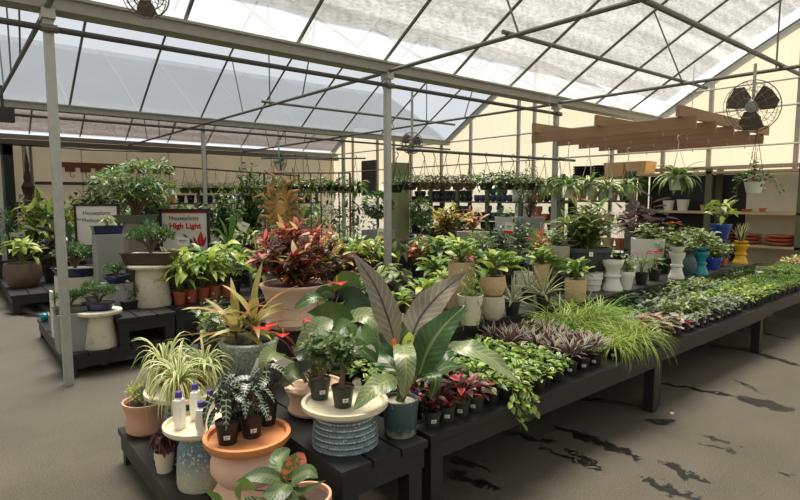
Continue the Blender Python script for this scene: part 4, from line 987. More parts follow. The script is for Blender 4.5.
grid(2.25, 2.90, [3, 4], .13, 'potted_peperomia', 'bright green peperomia', 'potted plant', NB, ['peperomia_green', 'hoya', 'limeplant'], 1.15, 'bright green peperomias')
grid(3.02, 3.56, [0, 1, 2], .15, 'potted_rhoeo', 'grey-pink rhoeo', 'potted plant', NB, 'rhoeo', 1.05, 'grey-pink rhoeos', st=1)
grid(2.90, 3.56, [3, 4], .15, 'potted_rhoeo', 'grey-pink rhoeo', 'potted plant', NB, 'rhoeo', 1.05, 'grey-pink rhoeos')
grid(3.56, 4.30, [3, 4], .18, 'potted_grass', 'tall feathery grass', 'potted plant', NB, ['grass_big', 'grass_big', 'smallfern'], 1.4, 'yellow-green grasses')
grid(3.56, 4.30, [0, 1, 2], .165, 'potted_grass', 'yellow-green grass', 'potted plant', NB, ['grass', 'spider_small', 'grass_big', 'grass'], 1.05, 'yellow-green grasses', st=1)
grid(4.30, 4.78, [0, 1, 2], .14, 'potted_caladium', 'pink-veined caladium', 'potted plant', NB, ['caladium', 'caladium', 'fittonia'], 1.0, 'pink caladiums', st=2)
grid(4.30, 4.78, [3, 4], .15, 'potted_fern', 'green feathery fern', 'potted plant', NB, ['smallfern', 'smallfern', 'darkherb'], 1.1, 'dark herbs behind the caladiums')
grid(4.78, 5.35, [0], .135, 'potted_fittonia', 'red and white fittonia', 'potted plant', NB, ['fittonia', 'caladium', 'varherb'], .85, 'fittonias', st=1)
grid(4.78, 5.70, [1, 2], .145, 'potted_fittonia', 'white-veined fittonia', 'potted plant', NB, ['fittonia', 'varherb', 'peperomia'], 1.0, 'fittonias')
grid(4.78, 5.70, [3, 4], .15, 'potted_peperomia', 'dark glossy peperomia', 'potted plant', NB, ['peperomia', 'darkherb', 'peperomia'], 1.1, 'dark peperomias')
grid(5.35, 6.25, [0], .14, 'potted_peperomia', 'silvery peperomia with brown stems', 'potted plant', NB, ['peperomia', 'fittonia'], .9, 'silvery peperomias', st=1)
grid(5.70, 6.60, [1, 2], .15, 'potted_peperomia', 'silvery leafy peperomia', 'potted plant', NB, ['peperomia', 'fittonia', 'peperomia_green'], 1.0, 'silvery peperomias')
grid(5.70, 6.60, [3, 4], .15, 'potted_peperomia', 'dark green peperomia', 'potted plant', NB, ['peperomia', 'varherb'], 1.1, 'silvery peperomias')
grid(6.25, 7.3, [0, 1], .15, 'potted_lime_sedum', 'lime sedum', 'potted plant', NB, ['limeplant', 'limeplant', 'peperomia_green'], 1.0, 'lime sedums')
grid(6.60, 7.5, [2, 3, 4], .15, 'potted_silver_nerve_plant', 'silver and green nerve plant', 'potted plant', NB, ['fittonia', 'limeplant', 'peperomia_green'], 1.0, 'silver nerve plants')
grid(7.3, 8.7, [0, 1], .155, 'potted_moss_fern', 'low mossy fern', 'potted plant', NB, ['moss', 'moss', 'smallherb'], 1.2, 'mossy ferns')
grid(7.5, 8.7, [2, 3, 4], .155, 'potted_moss_fern', 'low mossy fern', 'potted plant', NB, ['moss', 'smallherb', 'moss'], 1.2, 'mossy ferns')
bench('long low black plant bench, final stretch reaching the racks', 9.15, 11.2, 2.0, 2.75, .5, 'x', 5)
ROWY[:] = [1.97, 2.11, 2.25, 2.39, 2.53]
grid(8.85, 9.9, [0, 1, 2, 3, 4], .17, 'potted_moss', 'spreading bright moss', 'potted plant', ('nursery', .06, .08, 'blackpl'), 'moss', 1.4, 'bright mosses at the far end')
grid(9.9, 11.0, [1, 2, 3, 4], .2, 'potted_succulent', 'pale pink rosette succulent', 'potted plant', ('nursery', .07, .09, 'blackpl'), 'succulent', 2.1, 'pink succulents at the far end')
# trailing vines over the bench edge
for i, (px, py) in enumerate(((520, 400), (545, 392))):
    p = at(px, py, .5); 
    def gen(rg):
        mb = MB(); trailing(mb, rg, 9, .06, .24, 10, .055, .03, ['varieg', 'fresh', 'lime'], side=(-2.2, -1.0), out=.06); dome(mb, rg, 40, .08, .06, .055, .026, ['varieg', 'lime'], 'lance'); return {'foliage': mb}
    FOL['edgetrail%d' % i] = gen
    potted('potted_trailing_hoya', 'trailing hoya with leaves hanging over bench edge, '+('nearer one', 'further one')[i], 'potted plant', (p.x, 1.925, .5), NB, 'edgetrail%d' % i, group='trailing hoyas')
FOL['edgegrass'] = lambda rg: (lambda mb: (rosette(mb, rg, 60, .36, .007, 1.4, .1, 2.6, ['grassy', 'grass2'], 'grass', seg=8), {'foliage': mb})[1])(MB())
p = at(622, 358, .5); potted('potted_trailing_grass', 'long yellow grass spilling over the bench edge', 'potted plant', (p.x, 1.97, .5), NB, 'edgegrass', .8)
# ================================================================ raised tier of the near island
ZT = .74
root, p, h = put('potted_croton', 'large waisted pale terracotta pot with tall red and burgundy croton', 'potted plant', 297, 333, ZT, 72, 46, 'waist', 'terrapale', None)
rg = random.Random(21); fo = MB(); stm = MB()
t1 = MB(); bushy(t1, rg, 26, .36, .40, 20, .10, .042, ['burg', 'crotondark', 'crotonred', 'crotondark', 'crotonyel', 'burg'], 'lance', sr=.004, start=.3, seg=4, e=(-.4, .8), sm='redstem', base=.09, curve=0)
bushy(t1, rg, 20, .44, .33, 8, .12, .042, ['crotonpink', 'redleaf', 'crotonred', 'crotonpink', 'crotonpink'], 'lance', sr=.004, start=.75, seg=4, e=(0, 1.1), sm='redstem', base=.08, curve=0)
fo.add(t1, Matrix.Translation((0, 0, h*.9))); fo.build('foliage', root, sharp=None)
TB = lambda *a, **k: put(a[0], a[1], 'potted plant', *a[2:], **k)
def ped(name, label, px, py, z, w, h, mat, kind='pedestal'):
    return put(name, label, 'pedestal', px, py, z, w, h, kind, mat, None)
TB('potted_fern', 'tall tan speckled clay pot with bright green leaves', 461, 318, ZT, 27, 56, 'cyl', 'tan', 'pothos', (44, 26))
TB('potted_fern', 'low fern in white tapered pot below the tan pot', 470, 326, ZT, 26, 30, 'taper', 'concrete', 'fern_lime', (34, 34))
r, p, h = put('stone_pedestal', 'fossil-textured stone block under the round wood-grained pot', 'pedestal', 492, 321, ZT, 24, 24, 'round', 'fossil', None)
put('potted_calathea', 'wood-grained round pot with broad bright leaves on the stone block', 'potted plant', 0, 0, ZT+h, 25, 20, 'round', 'tan', 'pothos', (56, 30), pos=(p.x, p.y))
TB('potted_striped_rosette', 'spiky striped rosette in black pot beside the stone block', 512, 316, ZT, 17, 14, 'nursery', 'blackpl', 'stripyrosette', (52, 34))
TB('potted_striped_rosette', 'spiky striped rosette in black pot between rims of white pots', 543, 309, ZT, 16, 14, 'nursery', 'blackpl', 'stripyrosette', (56, 36))
TB('potted_striped_rosette', 'darker spiky rosette in black pot behind the other two', 528, 302, ZT, 15, 13, 'nursery', 'blackpl', 'stripyrosette', (40, 26))
TB('empty_clay_pot', 'white pot with orange clay rim behind the spiky rosettes', 523, 293, ZT, 20, 20, 'cyl', 'concrete', None)
TB('potted_pothos', 'pale banded clay pot with green leaves behind spiky rosettes', 541, 292, ZT, 15, 28, 'cyl', 'tan', 'pothos', (30, 18))
TB('potted_variegated_plant', 'tall mossy stone pot with small leaves beside the ribbed planter', 557, 290, ZT, 23, 44, 'cyl', 'stone', 'varherb', (36, 22))
TB('potted_pothos', 'tan pot of glossy green leaves on the tier edge behind the grasses', 575, 302, ZT, 22, 22, 'cyl', 'tan', 'pothos', (38, 24))
TB('empty_white_jar', 'short white ribbed jar next to the tan pot', 592, 291, ZT, 20, 18, 'step', 'white', None)
# ribbed dark planter with zz plant on a plinth
p0 = at(584, 290, ZT, .2); b = block('plinth', 'dark plinth lifting the ribbed grey planter', 'plinth', p0, .3, .3, max(.05, zat(p0, 272)-ZT), 'bench')
zt2 = zat(p0, 272)
root = empty('potted_zz_plant', Vector((p0.x, p0.y, zt2)), 'tall bushy plant in oval dark grey ribbed planter', 'potted plant', None, TH-pi/2)
rr = wm_(p0, 52)/2; hh = wm_(p0, 25); mb = MB(); mi = mb.mi('darkgrey'); n = 84
pr = [(.5, 0), (.74, .08), (.9, .3), (.98, .8), (1.03, .84), (1.03, 1), (.94, 1), (.93, .85)]
for (q, z) in pr:
    for j in range(n):
        a = 2*pi*j/n; k = q*(1-(.05 if (j % 3 == 0 and .05 < z < .82) else 0)); mb.v.append(Vector((rr*k*math.cos(a), rr*.62*k*math.sin(a), hh*z)))
for i in range(len(pr)-1):
    for j in range(n): mb.quad([i*n+j, i*n+(j+1) % n, (i+1)*n+(j+1) % n, (i+1)*n+j], mi)
mb.build('planter', root); MB().lathe([(rr*.93, hh*.86), (.0001, hh*.87)], 'soil', 24, (0, 0, 0), 1, .62).build('soil', root)
w, hn = nat('zz', 0); s = wm_(p0, 80)/w
for part, me in fmesh('zz', 0): link(part, me, root, (0, 0, hh*.85), 0, (s, s, wm_(p0, 56)/hn))
MB().box(-.02, .02, -rr*.66, -rr*.655, hh*.7, hh*.88, 'label').build('price_label', root)
ped('white_pedestal', 'slender white pedestal with fluted foot beside the ribbed planter', 612, 291, ZT, 20, 30, 'white')
TB('potted_variegated_plant', 'white rimmed pot with trailing leaves beside the fluted pedestal', 626, 290, ZT, 16, 18, 'terra', 'white', 'varherb', (26, 20))
TB('potted_anthurium', 'red anthurium in black pot at the tier edge, nearer one', 641, 285, ZT, 13, 12, 'nursery', 'blackpl', 'anthurium_small', (34, 24))
TB('potted_anthurium', 'red anthurium in black pot at the tier edge, further one', 654, 281, ZT, 13, 12, 'nursery', 'blackpl', 'anthurium_small', (26, 20))
p0 = at(646, 272, ZT, .1); root = put('potted_variegated_plant', 'large square white planter with leafy variegated plant', 'potted plant', 0, 0, ZT, 27, 33, 'square', 'white', 'varherb', (44, 20), pos=(p0.x, p0.y), rz=TH-pi/2-.25)
ped('white_pedestal', 'white baluster pedestal left of the blue jug', 676, 279, ZT, 15, 26, 'white')
pp = at(676, 279, ZT, .05); put('potted_ivy', 'variegated ivy in white bowl on baluster pedestal', 'potted plant', 0, 0, ZT+rd(wm_(pp, 26)), 14, 6, 'bowl', 'white', 'varherb', (34, 18), pos=(pp.x, pp.y))
TB('glazed_jug', 'slate blue glazed jug with leaves between white and teal pedestals', 688, 276, ZT, 15, 22, 'jug', 'tealdark', 'varherb', (30, 16))
r, p, h = ped('teal_pedestal', 'teal glazed baluster pedestal on the tier', 699, 275, ZT, 17, 23, 'teal')
put('potted_leafy_plant', 'leafy plant in teal cup on teal pedestal', 'potted plant', 0, 0, ZT+h, 14, 5, 'bowl', 'teal', 'varherb', (36, 20), pos=(p.x, p.y))
TB('potted_leafy_plant', 'small cobalt blue pot with pale leaves on the tier edge', 713, 270, ZT, 16, 12, 'terra', 'cobalt', 'varherb', (32, 20))
TB('potted_leafy_plant', 'tiny terracotta pot beside small cobalt pot', 724, 266, ZT, 7, 8, 'terra', 'terrared', 'varherb', (22, 16))
r, p, h = ped('yellow_pedestal', 'bright yellow glazed pedestal at the far tier end', 740, 264, ZT, 14, 20, 'yellow')
put('potted_leafy_plant', 'upright pale-leaved plant in yellow cup on yellow pedestal', 'potted plant', 0, 0, ZT+h, 13, 3, 'bowl', 'yellow', 'sans', (22, 20), pos=(p.x, p.y))
# cobalt pot standing higher
p0 = at(719, 262, ZT, .25); zc = zat(p0, 240); block('plinth', 'grey plinth under the big cobalt blue pot', 'plinth', p0, .2, .2, zc-ZT, 'darkgrey')
put('potted_leafy_plant', 'big cobalt blue pot with yellow-flowered bromeliad standing on plinth', 'potted plant', 0, 0, zc, 20, 16, 'terra', 'cobalt', ['varherb', 'hosta'], (38, 30), pos=(p0.x, p0.y))
# dark ficus, orange flowers, white flowers
TB('potted_dark_ficus', 'dark burgundy rubber plant spreading above the white planter', 672, 272, ZT, 20, 16, 'nursery', 'blackpl', 'darkficus', (74, 62), pos=(7.25, 3.55))
p = at(660, 262, ZT, .5)
FOL['whitefl'] = lambda rg: (lambda mb, st: (bushy(mb, rg, 5, .5, .1, 6, .1, .06, 'flwhite', 'obov', start=.8, seg=3), {'flower': mb})[1])(MB(), 0)
TB('potted_white_flower', 'plant with pinkish white upright petals behind dark rubber plant', 0, 0, ZT, 16, 12, 'nursery', 'blackpl', ['whitefl'], (28, 52), pos=(7.0, 3.75))
FOL['orangefl'] = lambda rg: (lambda mb, st: (dome(st, rg, 30, .03, .03, .03, .012, 'florange', 'lance', low=.2), bushy(mb, rg, 9, .2, .1, 10, .06, .03, ['green', 'varieg', 'mid'], 'oval', sm='stem'), {'foliage': mb, 'flower': st})[2])(MB(), MB())
TB('potted_orange_flower', 'leafy plant with one orange bloom beside dark rubber plant', 673, 262, ZT, 14, 12, 'nursery', 'blackpl', 'orangefl', (40, 34), pos=(7.55, 3.3))
for i, (x, y, fk, w, h, lb) in enumerate(((5.45, 3.3, 'varherb', 24, 14, 'variegated ivy between ribbed planter and white planter'), (6.35, 3.6, 'peperomia_green', 26, 14, 'round bright green plant behind the anthuriums'), (7.9, 3.0, 'pothos', 34, 24, 'broad pale-leaved plant behind small cobalt pot'), (8.3, 3.4, 'varherb', 30, 24, 'variegated bush behind yellow pedestal'), (6.7, 3.05, 'varherb', 30, 22, 'pale leafy plant behind slate jug'), (7.0, 3.0, 'calathea', 34, 26, 'large-leaved green plant above teal pedestal'), (7.9, 3.6, 'far_lime', 34, 26, 'feathery lime shrub under the cobalt pot'))):
    TB('potted_foliage_plant', lb, 0, 0, ZT, 16, 13, 'nursery', 'blackpl', fk, (w, h), pos=(x, y), group='leafy plants on the tier among pedestals')
# tier near half: leafy plants in pots behind the giant leaves
TL = [(2.3, 2.85, 'pothos', 46, 28, 'cream', 'arching green plant behind the purple giant leaf'), (2.35, 3.3, 'varherb', 46, 32, 'blackpl', 'variegated shrub behind anthurium leaves'), (2.6, 2.85, 'hosta', 56, 26, 'wicker', 'bright lime plant in dark woven basket'), (2.75, 3.35, 'calathea', 48, 28, 'blackpl', 'green calathea behind woven basket'),
      (2.65, 3.75, 'brownherb', 42, 24, 'blackpl', 'pink and cream fittonia-like shrub under the steel pole'), (3.0, 3.8, 'aglao', 44, 22, 'blackpl', 'silver-leaved plant near the pole foot'), (3.15, 3.25, 'hosta', 40, 22, 'tan', 'yellow-green plant in tan pot beside tan clay pot'), (3.5, 3.7, 'pothos', 44, 24, 'blackpl', 'dense heart-leaved plant at the tier back'),
      (3.9, 3.75, 'flowerherb', 40, 24, 'blackpl', 'pink-flowering low shrub at the tier back'), (4.2, 3.4, 'pothos', 40, 24, 'blackpl', 'bright glossy plant behind the wood-grained pot'), (4.3, 3.8, 'gardenia', 44, 26, 'blackpl', 'dark small-leaved gardenia at the tier back'), (4.8, 3.8, 'gardenia', 42, 24, 'blackpl', 'dense gardenia right of the pink shrub'),
      (3.55, 3.3, 'aglao', 40, 22, 'blackpl', 'pale silver aglaonema between tan pots'), (5.0, 3.45, 'peace', 36, 26, 'blackpl', 'lance-leaved green plant near the mossy stone pot'), (2.15, 3.75, 'croton', 44, 26, 'blackpl', 'red-green shrub behind the big croton pot'), (5.45, 3.8, 'flowerherb', 44, 34, 'blackpl', 'tall pink and orange flowering shrub by ribbed planter'), (4.6, 3.1, 'pothos', 36, 20, 'blackpl', 'low leafy plant behind the orange-rimmed pot')]
for (x, y, fk, w, h, m, lb) in TL:
    TB('potted_foliage_plant', lb, 0, 0, ZT, 24 if m != 'wicker' else 40, 18 if m != 'wicker' else 26, 'cyl' if m in ('cream', 'tan', 'wicker') else 'nursery', 'cocoa' if m == 'wicker' else m, fk, (w, h), pos=(x, y), group='foliage plants on the near tier')
# ================================================================ island across the aisle
ped2 = lambda *a, **k: block(*a, **k)
def obox(name, label, cat, px, py, z, wpx, ytop, mat, rz=0.0, taper=1.0, dfrac=1.0, back=.5, group=None):
    p0 = at(px, py, z); w = wm_(p0, wpx)/(1.25 if rz == 0 else 1.0); p = at(px, py, z, w*back)
    h = zat(p, ytop)-z
    return block(name, label, cat, p, w, w*dfrac, h, mat, rz, taper), p, z+h
def roundtop(name, label, px, py, z, wb, wt, wplate, ytop, mat):
    p0 = at(px, py, z); p = at(px, py, z, wm_(p0, wb)/2); zt = zat(p, ytop); h = zt-z
    root = empty(name, p, label, 'pedestal')
    rb, rt_, rp = wm_(p, wb)/2, wm_(p, wt)/2, wm_(p, wplate)/2
    MB().lathe([(rb*.97, 0), (rb, .01), (rt_, h-.03)], mat, 40).build('base', root)
    MB().lathe([(rp*.8, h-.04), (rp*.97, h-.03), (rp, h-.012), (rp*.98, h), (.0001, h)], mat, 40).build('round_top', root)
    return root, p, zt
BON = 'bonsai'
r, p, zt = roundtop('round_top_pedestal', 'short cream round-topped pedestal on low step, carrying blue bonsai dish', 101, 350, .22, 33, 24, 43, 310, 'concrete')
put('juniper_bonsai', 'juniper bonsai in blue oval dish with white tag on the short cream pedestal', BON, 0, 0, zt+.001, 24, 8, 'oval', 'navy', 'juniper', (44, 24), pos=(p.x+.0, p.y), rz=TH-pi/2, st=False, soil='soil')
r, p, zt = roundtop('round_top_pedestal', 'tall cream round-topped pedestal carrying the brown bonsai tray', 153, 308, .5, 37, 28, 47, 264, 'concrete')
put('juniper_bonsai', 'thick juniper bonsai in brown rectangular tray on the tall cream pedestal', BON, 0, 0, zt+.001, 33, 12, 'tray', 'bonbrown', 'juniper', (56, 36), pos=(p.x, p.y), rz=TH-pi/2, soil='gravel')
r, p, zt = obox('cube_planter', 'grey fibre-clay cube on low step behind the steel pole', 'planter', 73, 352, .22, 34, 312, 'grey')
put('juniper_bonsai', 'dark small-leaved bonsai in green tray on the grey cube', BON, 0, 0, zt+.001, 22, 6, 'tray', 'bongreen', 'juniper', (36, 20), pos=(p.x, p.y), rz=0)
r, p, zt = obox('stone_block', 'pale tan stone block carrying the big blue bonsai tray', 'plinth', 78, 322, .22, 42, 276, 'concrete', back=.6)
put('juniper_bonsai', 'wide bushy bonsai in long navy tray on the pale tan block', BON, 0, 0, zt+.001, 34, 9, 'oval', 'navy', 'juniper', (54, 30), pos=(p.x, p.y), rz=TH-pi/2, soil='gravel')
r, p, zt = obox('stone_block', 'grey stone block beside the tall cream pedestal with round blue bowl', 'plinth', 118, 310, .5, 32, 283, 'grey', back=.55)
put('juniper_bonsai', 'small bonsai in round glossy blue bowl on the grey block', BON, 0, 0, zt+.001, 25, 8, 'bowl', 'navy', 'juniper', (34, 16), pos=(p.x, p.y))
p = at(131, 309, .5, .05); put('small_bonsai', 'tiny twiggy plant in black square pot on the black bench top', BON, 0, 0, .5, 14, 8, 'tray', 'blackpl', 'smallherb', (22, 22), pos=(p.x, p.y), soil='gravel', rz=.3)
p = at(54, 338, .22, .04); block('white_board', 'narrow upright white board beside the steel pole', 'board', p, .02, .13, zat(p, 291)-.22, 'white')
p = at(45, 322, .22, .05); root = empty('turquoise_globe', p, 'small turquoise glass globe at the low step corner', 'ornament'); MB().lathe([(.001, 0), (.03, .01), (.052, .05), (.045, .085), (.02, .1), (.0001, .102)], 'teal', 20).build('globe', root)
p = at(49, 340, .22, .05)
put('succulent_tray', 'trailing succulent in flat grey dish behind the pole', BON, 0, 0, .22, 18, 18, 'square', 'grey', 'smallherb', (22, 14), pos=(.87, 6.85))
p = Vector((1.42, 7.03, .5)); zt = zat(p, 234); block('tall_planter_box', 'tall smooth grey square pedestal holding the navy tray', 'pedestal', p, .28, .28, zt-.5, 'grey')
put('small_foliage_plant', 'small green plant in navy rectangular tray on the tall grey pedestal', BON, 0, 0, zt+.001, 19, 8, 'tray', 'navy', 'aglao', (26, 12), pos=(p.x, p.y), rz=0)
p0 = Vector((1.88, 7.62, .74)); zz_ = zat(p0, 223); block('weathered_pedestal', 'weathered grey wooden pedestal under the big bonsai', 'pedestal', p0, .26, .26, zz_-.74, 'greypaint')
put('ficus_bonsai', 'large wide bonsai tree in green rectangular tray', BON, 0, 0, zz_+.001, 25, 8, 'tray', 'bongreen', 'ficusbonsai', (96, 62), pos=(p0.x, p0.y), rz=TH-pi/2)
# orange pots with big lime leaves
for i, (px, py, fk) in enumerate(((170, 302, 'peace'), (180, 305, 'peace'), (191, 303, 'hosta'), (203, 301, 'peace'), (214, 299, 'peace'), (226, 297, 'hosta'))):
    p = at(px, py, .5, .06); put('potted_peace_lily', 'lime-leaved lily in orange pot at bench edge, '+ordn(i)+' from tall cream pedestal', 'potted plant', 0, 0, .5, 13, 13, 'nursery', 'terrapl', fk, (58, 46), pos=(p.x, p.y), group='lime lilies in orange pots', st=i % 2 == 0)
k = 0
for y in (6.05, 6.35):
    for x in (1.95, 2.3, 2.65, 3.0, 3.4, 3.8, 4.2, 4.6):
        if x < 2.9 and y < 6.2 : continue
        k += 1
        put('potted_lime_plant', 'lime green leafy plant, '+ordn(k-1)+' in rows behind the orange pots', 'potted plant', 0, 0, .5, 15, 13, 'nursery', 'blackpl', RG.choice(['hosta', 'peace', 'corn', 'peperomia_green', 'far_lime']), (46, 34), pos=(x+RG.uniform(-.04, .04), y), group='lime plants across the aisle')
# grey planters and signs on the second tier
def planterbox(px, ybase, pos, w, h, lb, fk, fsz, mat='grey', taper='square', rz=0, name='potted_planter'):
    return put(name, lb, 'potted plant', 0, 0, .74, w, h, taper, mat, fk, fsz, pos=pos, rz=rz)
def pw(px, py, z): q = at(px, py, z); return (q.x, q.y)
def yray(px, y): d = ray(px, 200); t = y/d.y; return (d.x*t, y)
def onray(px, d): q = dp(px, 200, d); return (q.x, q.y)
planterbox(0, 0, onray(228, 7.3), 25, 17, 'staghorn-leaved dark plant in grey square planter right of the sign', 'staghorn', (40, 42))
for (px, d, w, h, fk, fsz, mat, kd, lb) in (
    (262, 7.0, 22, 16, 'croton', (38, 30), 'grey', 'square', 'yellow croton in grey square planter left of the sun ornament'),
    (378, 8.6, 24, 26, 'topiary', (38, 44), 'grey', 'square', 'round topiary tree in grey square planter beside the steel pole'),
    (421, 9.2, 22, 14, 'topiary', (26, 44), 'grey', 'square', 'ball topiary in pale grey planter right of mossy post'),
    (447, 7.9, 20, 14, 'croton', (54, 36), 'blackpl', 'nursery', 'large yellow and orange croton right of the mossy post'),
    (473, 7.9, 24, 14, 'croton_orange', (36, 28), 'concrete', 'square', 'orange croton in pale square planter'),
    (506, 8.2, 22, 26, 'smallherb', (24, 12), 'white', 'taper', 'small plant in tall white bucket'),
    (530, 8.4, 30, 24, 'olivebush', (42, 58), 'grey', 'cyl', 'upright olive bush in tall grey planter'),
    (500, 7.5, 16, 12, 'gardenia', (46, 26), 'blackpl', 'nursery', 'dark gardenia below the white bucket'),
    (520, 7.2, 16, 12, 'gardenia', (40, 30), 'blackpl', 'nursery', 'tall gardenia below the grey olive planter'),
    (480, 7.2, 16, 12, 'gardenia_light', (40, 22), 'blackpl', 'nursery', 'low gardenia under the orange croton'),
    (540, 7.6, 16, 12, 'grass', (34, 28), 'blackpl', 'nursery', 'tall grassy plant beside the olive planter'),
    (395, 6.9, 16, 14, 'calathea', (34, 24), 'blackpl', 'nursery', 'upright green plant in black pot under the mossy post'),
    (365, 6.9, 16, 12, 'brownherb', (34, 24), 'blackpl', 'nursery', 'pinkish brown plant left of the steel pole'),
    (418, 7.0, 16, 12, 'flowerherb', (34, 26), 'blackpl', 'nursery', 'red and yellow plant right of the steel pole'),
    (340, 7.2, 16, 12, 'flowerherb', (40, 30), 'blackpl', 'nursery', 'pink and red variegated shrub behind the trellis'),
    (322, 7.0, 16, 12, 'croton', (46, 40), 'blackpl', 'nursery', 'tall yellow-green croton in front of the trellis'),
    (300, 7.4, 16, 12, 'darkficus', (44, 46), 'blackpl', 'nursery', 'dark rubber plant in front of the trellis'),
    (246, 7.6, 16, 12, 'far_lime', (40, 34), 'blackpl', 'nursery', 'yellow-leaved shrub beside the staghorn planter'),
    (282, 7.6, 16, 12, 'gardenia_light', (44, 34), 'blackpl', 'nursery', 'green shrub under the sun ornament'),
    (352, 7.7, 16, 12, 'far_green', (40, 36), 'blackpl', 'nursery', 'round green shrub left of the topiary planter'),
    (437, 7.2, 16, 12, 'pothos', (40, 22), 'blackpl', 'nursery', 'yellowish leafy plant below the yellow croton'),
    (458, 7.3, 16, 12, 'hosta', (40, 22), 'blackpl', 'nursery', 'pale-leaved plant below the yellow croton'),
    ):
    q = onray(px, d); z = .74
    if px > 430 and mat != 'blackpl' or 'large yellow' in lb: q = yray(px, 7.15)
    elif q[1] < 6.72: q = yray(px, min(6.42, max(q[1], 6.02))); z = .5; fsz = (fsz[0], fsz[1]+6)
    put('potted_foliage_plant', lb, 'potted plant', 0, 0, z, w, h, kd, mat, fk, fsz, pos=q, rz=0 if kd == 'square' else None, group='foliage plants on the far tier')
# tags on stakes
def card(px, py, d, w, h, lb, red=False, tilt=.1):
    p = dp(px, py, d); a, b = w*d/F/2, h*d/F/2
    root = empty('plant_sign_card', p, lb, 'sign', None, TH-pi/2); mb = MB(); mb.box(-a, a, -.003, .003, -b, b, 'paper')
    if red: mb.box(-a, a, -.005, -.003, -b, -b*.5, 'redink')
    mb.box(-a*.6, a*.6, -.005, -.003, b*.25, b*.4, 'ink'); mb.box(-a*.6, a*.3, -.005, -.003, -b*.05, b*.06, 'ink')
    mb.build('card', root).rotation_euler = (0, tilt, 0); MB().tube([(0, .005, -b*.4), (0, .005, -b-.25)], .004, 'blackmetal', 5).build('stake', root)
card(382, 235, 8.2, 10, 13, 'white card with red strip in front of the topiary planter', True)
card(509, 228, 7.9, 9, 11, 'white card with red strip on a black stake by white bucket', True)
card(152, 227, 7.2, 9, 10, 'small blank white card left of the High Light sign', False, 0); card(183, 242, 7.0, 13, 9, 'small white card in front of the High Light sign', False, 0); card(244, 227, 7.0, 8, 9, 'tilted white tag on the staghorn plant', False, .4)
card(18, 240, 9.8, 15, 15, 'square white card among plants at the far side', False, 0)
# signs
def sign(px0, py0, px1, py1, d, lb, lines, red=True):
    c = dp((px0+px1)/2, (py0+py1)/2, d); w = (px1-px0)*d/F; h = (py1-py0)*d/F
    root = empty('framed_sign', c, lb, 'sign', None, TH-pi/2)
    f = MB(); b = .035
    for q in ((-w/2, w/2, h/2-b, h/2), (-w/2, w/2, -h/2, -h/2+b), (-w/2, -w/2+b, -h/2, h/2), (w/2-b, w/2, -h/2, h/2)): f.box(q[0], q[1], -.02, .02, q[2], q[3], 'blackmetal')
    f.build('frame', root); MB().box(-w/2+b, w/2-b, -.005, .015, -h/2+b, h/2-b, 'paper').build('panel', root)
    if red: MB().box(-w/2+b, w/2-b, -.008, -.005, h/2-b-.025, h/2-b, 'redink').build('red_stripe', root)
    for (txt, x, z, s, m, bold) in lines:
        cu = bpy.data.curves.new('lettering', 'FONT'); cu.body = txt; cu.size = s*h; cu.extrude = .001; cu.offset = bold; cu.materials.append(M[m])
        tmp = bpy.data.objects.new('t', cu); COL.objects.link(tmp); bpy.context.view_layer.update()
        me = bpy.data.meshes.new_from_object(tmp.evaluated_get(bpy.context.evaluated_depsgraph_get())); bpy.data.objects.remove(tmp)
        o = link('lettering', me, root, (x*w, -.009, z*h)); o.rotation_euler = (pi/2, 0, 0)
    for x in (-w/2+.02, w/2-.02): MB().box(x-.012, x+.012, -.01, .01, -h/2-.3, -h/2, 'blackmetal').build('leg', root)
    return root, w, h
root, w, h = sign(160, 209, 210, 253, 7.55, 'black-framed sign reading Houseplants for High Light', [('Houseplants', -.31, .25, .135, 'ink', 0), ('for', -.43, .1, .1, 'ink', 0), ('High Light', -.31, .06, .175, 'redink', .004)])
q = MB()
for (a, b, az, L, W, m) in ((.3, -.36, 1.5, .36, .14, 'flred'), (.24, -.36, 1.9, .26, .07, 'flred'), (.34, -.36, 1.2, .26, .07, 'flred'), (.2, -.36, 2.3, .42, .09, 'tealdark'), (.16, -.38, 1.8, .2, .07, 'greygreen'), (.12, -.38, 2.6, .25, .06, 'green')):
    t_ = MB(); t_.leaf((0, 0, 0), az, 0, L*h, W*h, 0, m, 'lance', 5, 0); q.add(t_, Matrix.Translation((a*w, -.0085, b*h)) @ Matrix.Rotation(pi/2, 4, 'X'))
q.build('printed_flower', root)
sign(75, 204, 120, 247, 9.2, 'dark-framed sign reading Houseplants for Medium Light, half hidden by bonsai', [('Houseplants', -.31, .25, .13, 'ink', 0), ('for', -.44, .12, .09, 'ink', 0), ('Medium Light', -.33, .08, .125, 'ink', 0)], False)
# ---------------- trellis rack and sun ornament
c = dp(307, 262, 8.0); root = empty('trellis_rack', (c.x, c.y, .74), 'brown metal trellis rack with grid of bars behind the red croton', 'trellis', None, TH-pi/2)
M['trellis'] = plainmat('rusty_brown_rod', (98, 72, 52), .7, .2)
z1 = zat(c, 173)-.74; k = dep(c)/F
for j, px in enumerate((266, 292, 300, 312, 322, 340, 351)): MB().tube([((px-307)*k, 0, 0), ((px-307)*k, 0, z1)], .016 if j in (0, 6) else .009, 'trellis', 6).build('upright', root)
for py in (173, 192, 210, 228, 246): z = zat(c, py)-.74; MB().tube([((266-307)*k, 0, z), ((351-307)*k, 0, z)], .012 if py == 173 else .007, 'trellis', 6).build('crossbar', root)
M['rustface'] = plainmat('gilded_rust', (186, 148, 88), .6, .1, .25, 14, c2=(120, 112, 60), sc2=12, amt=.55)
c = dp(282, 208, 6.9); root = empty('sun_ornament', c, 'rust-coloured metal sun ornament with wavy rays and oval face', 'ornament', None, TH-pi/2)
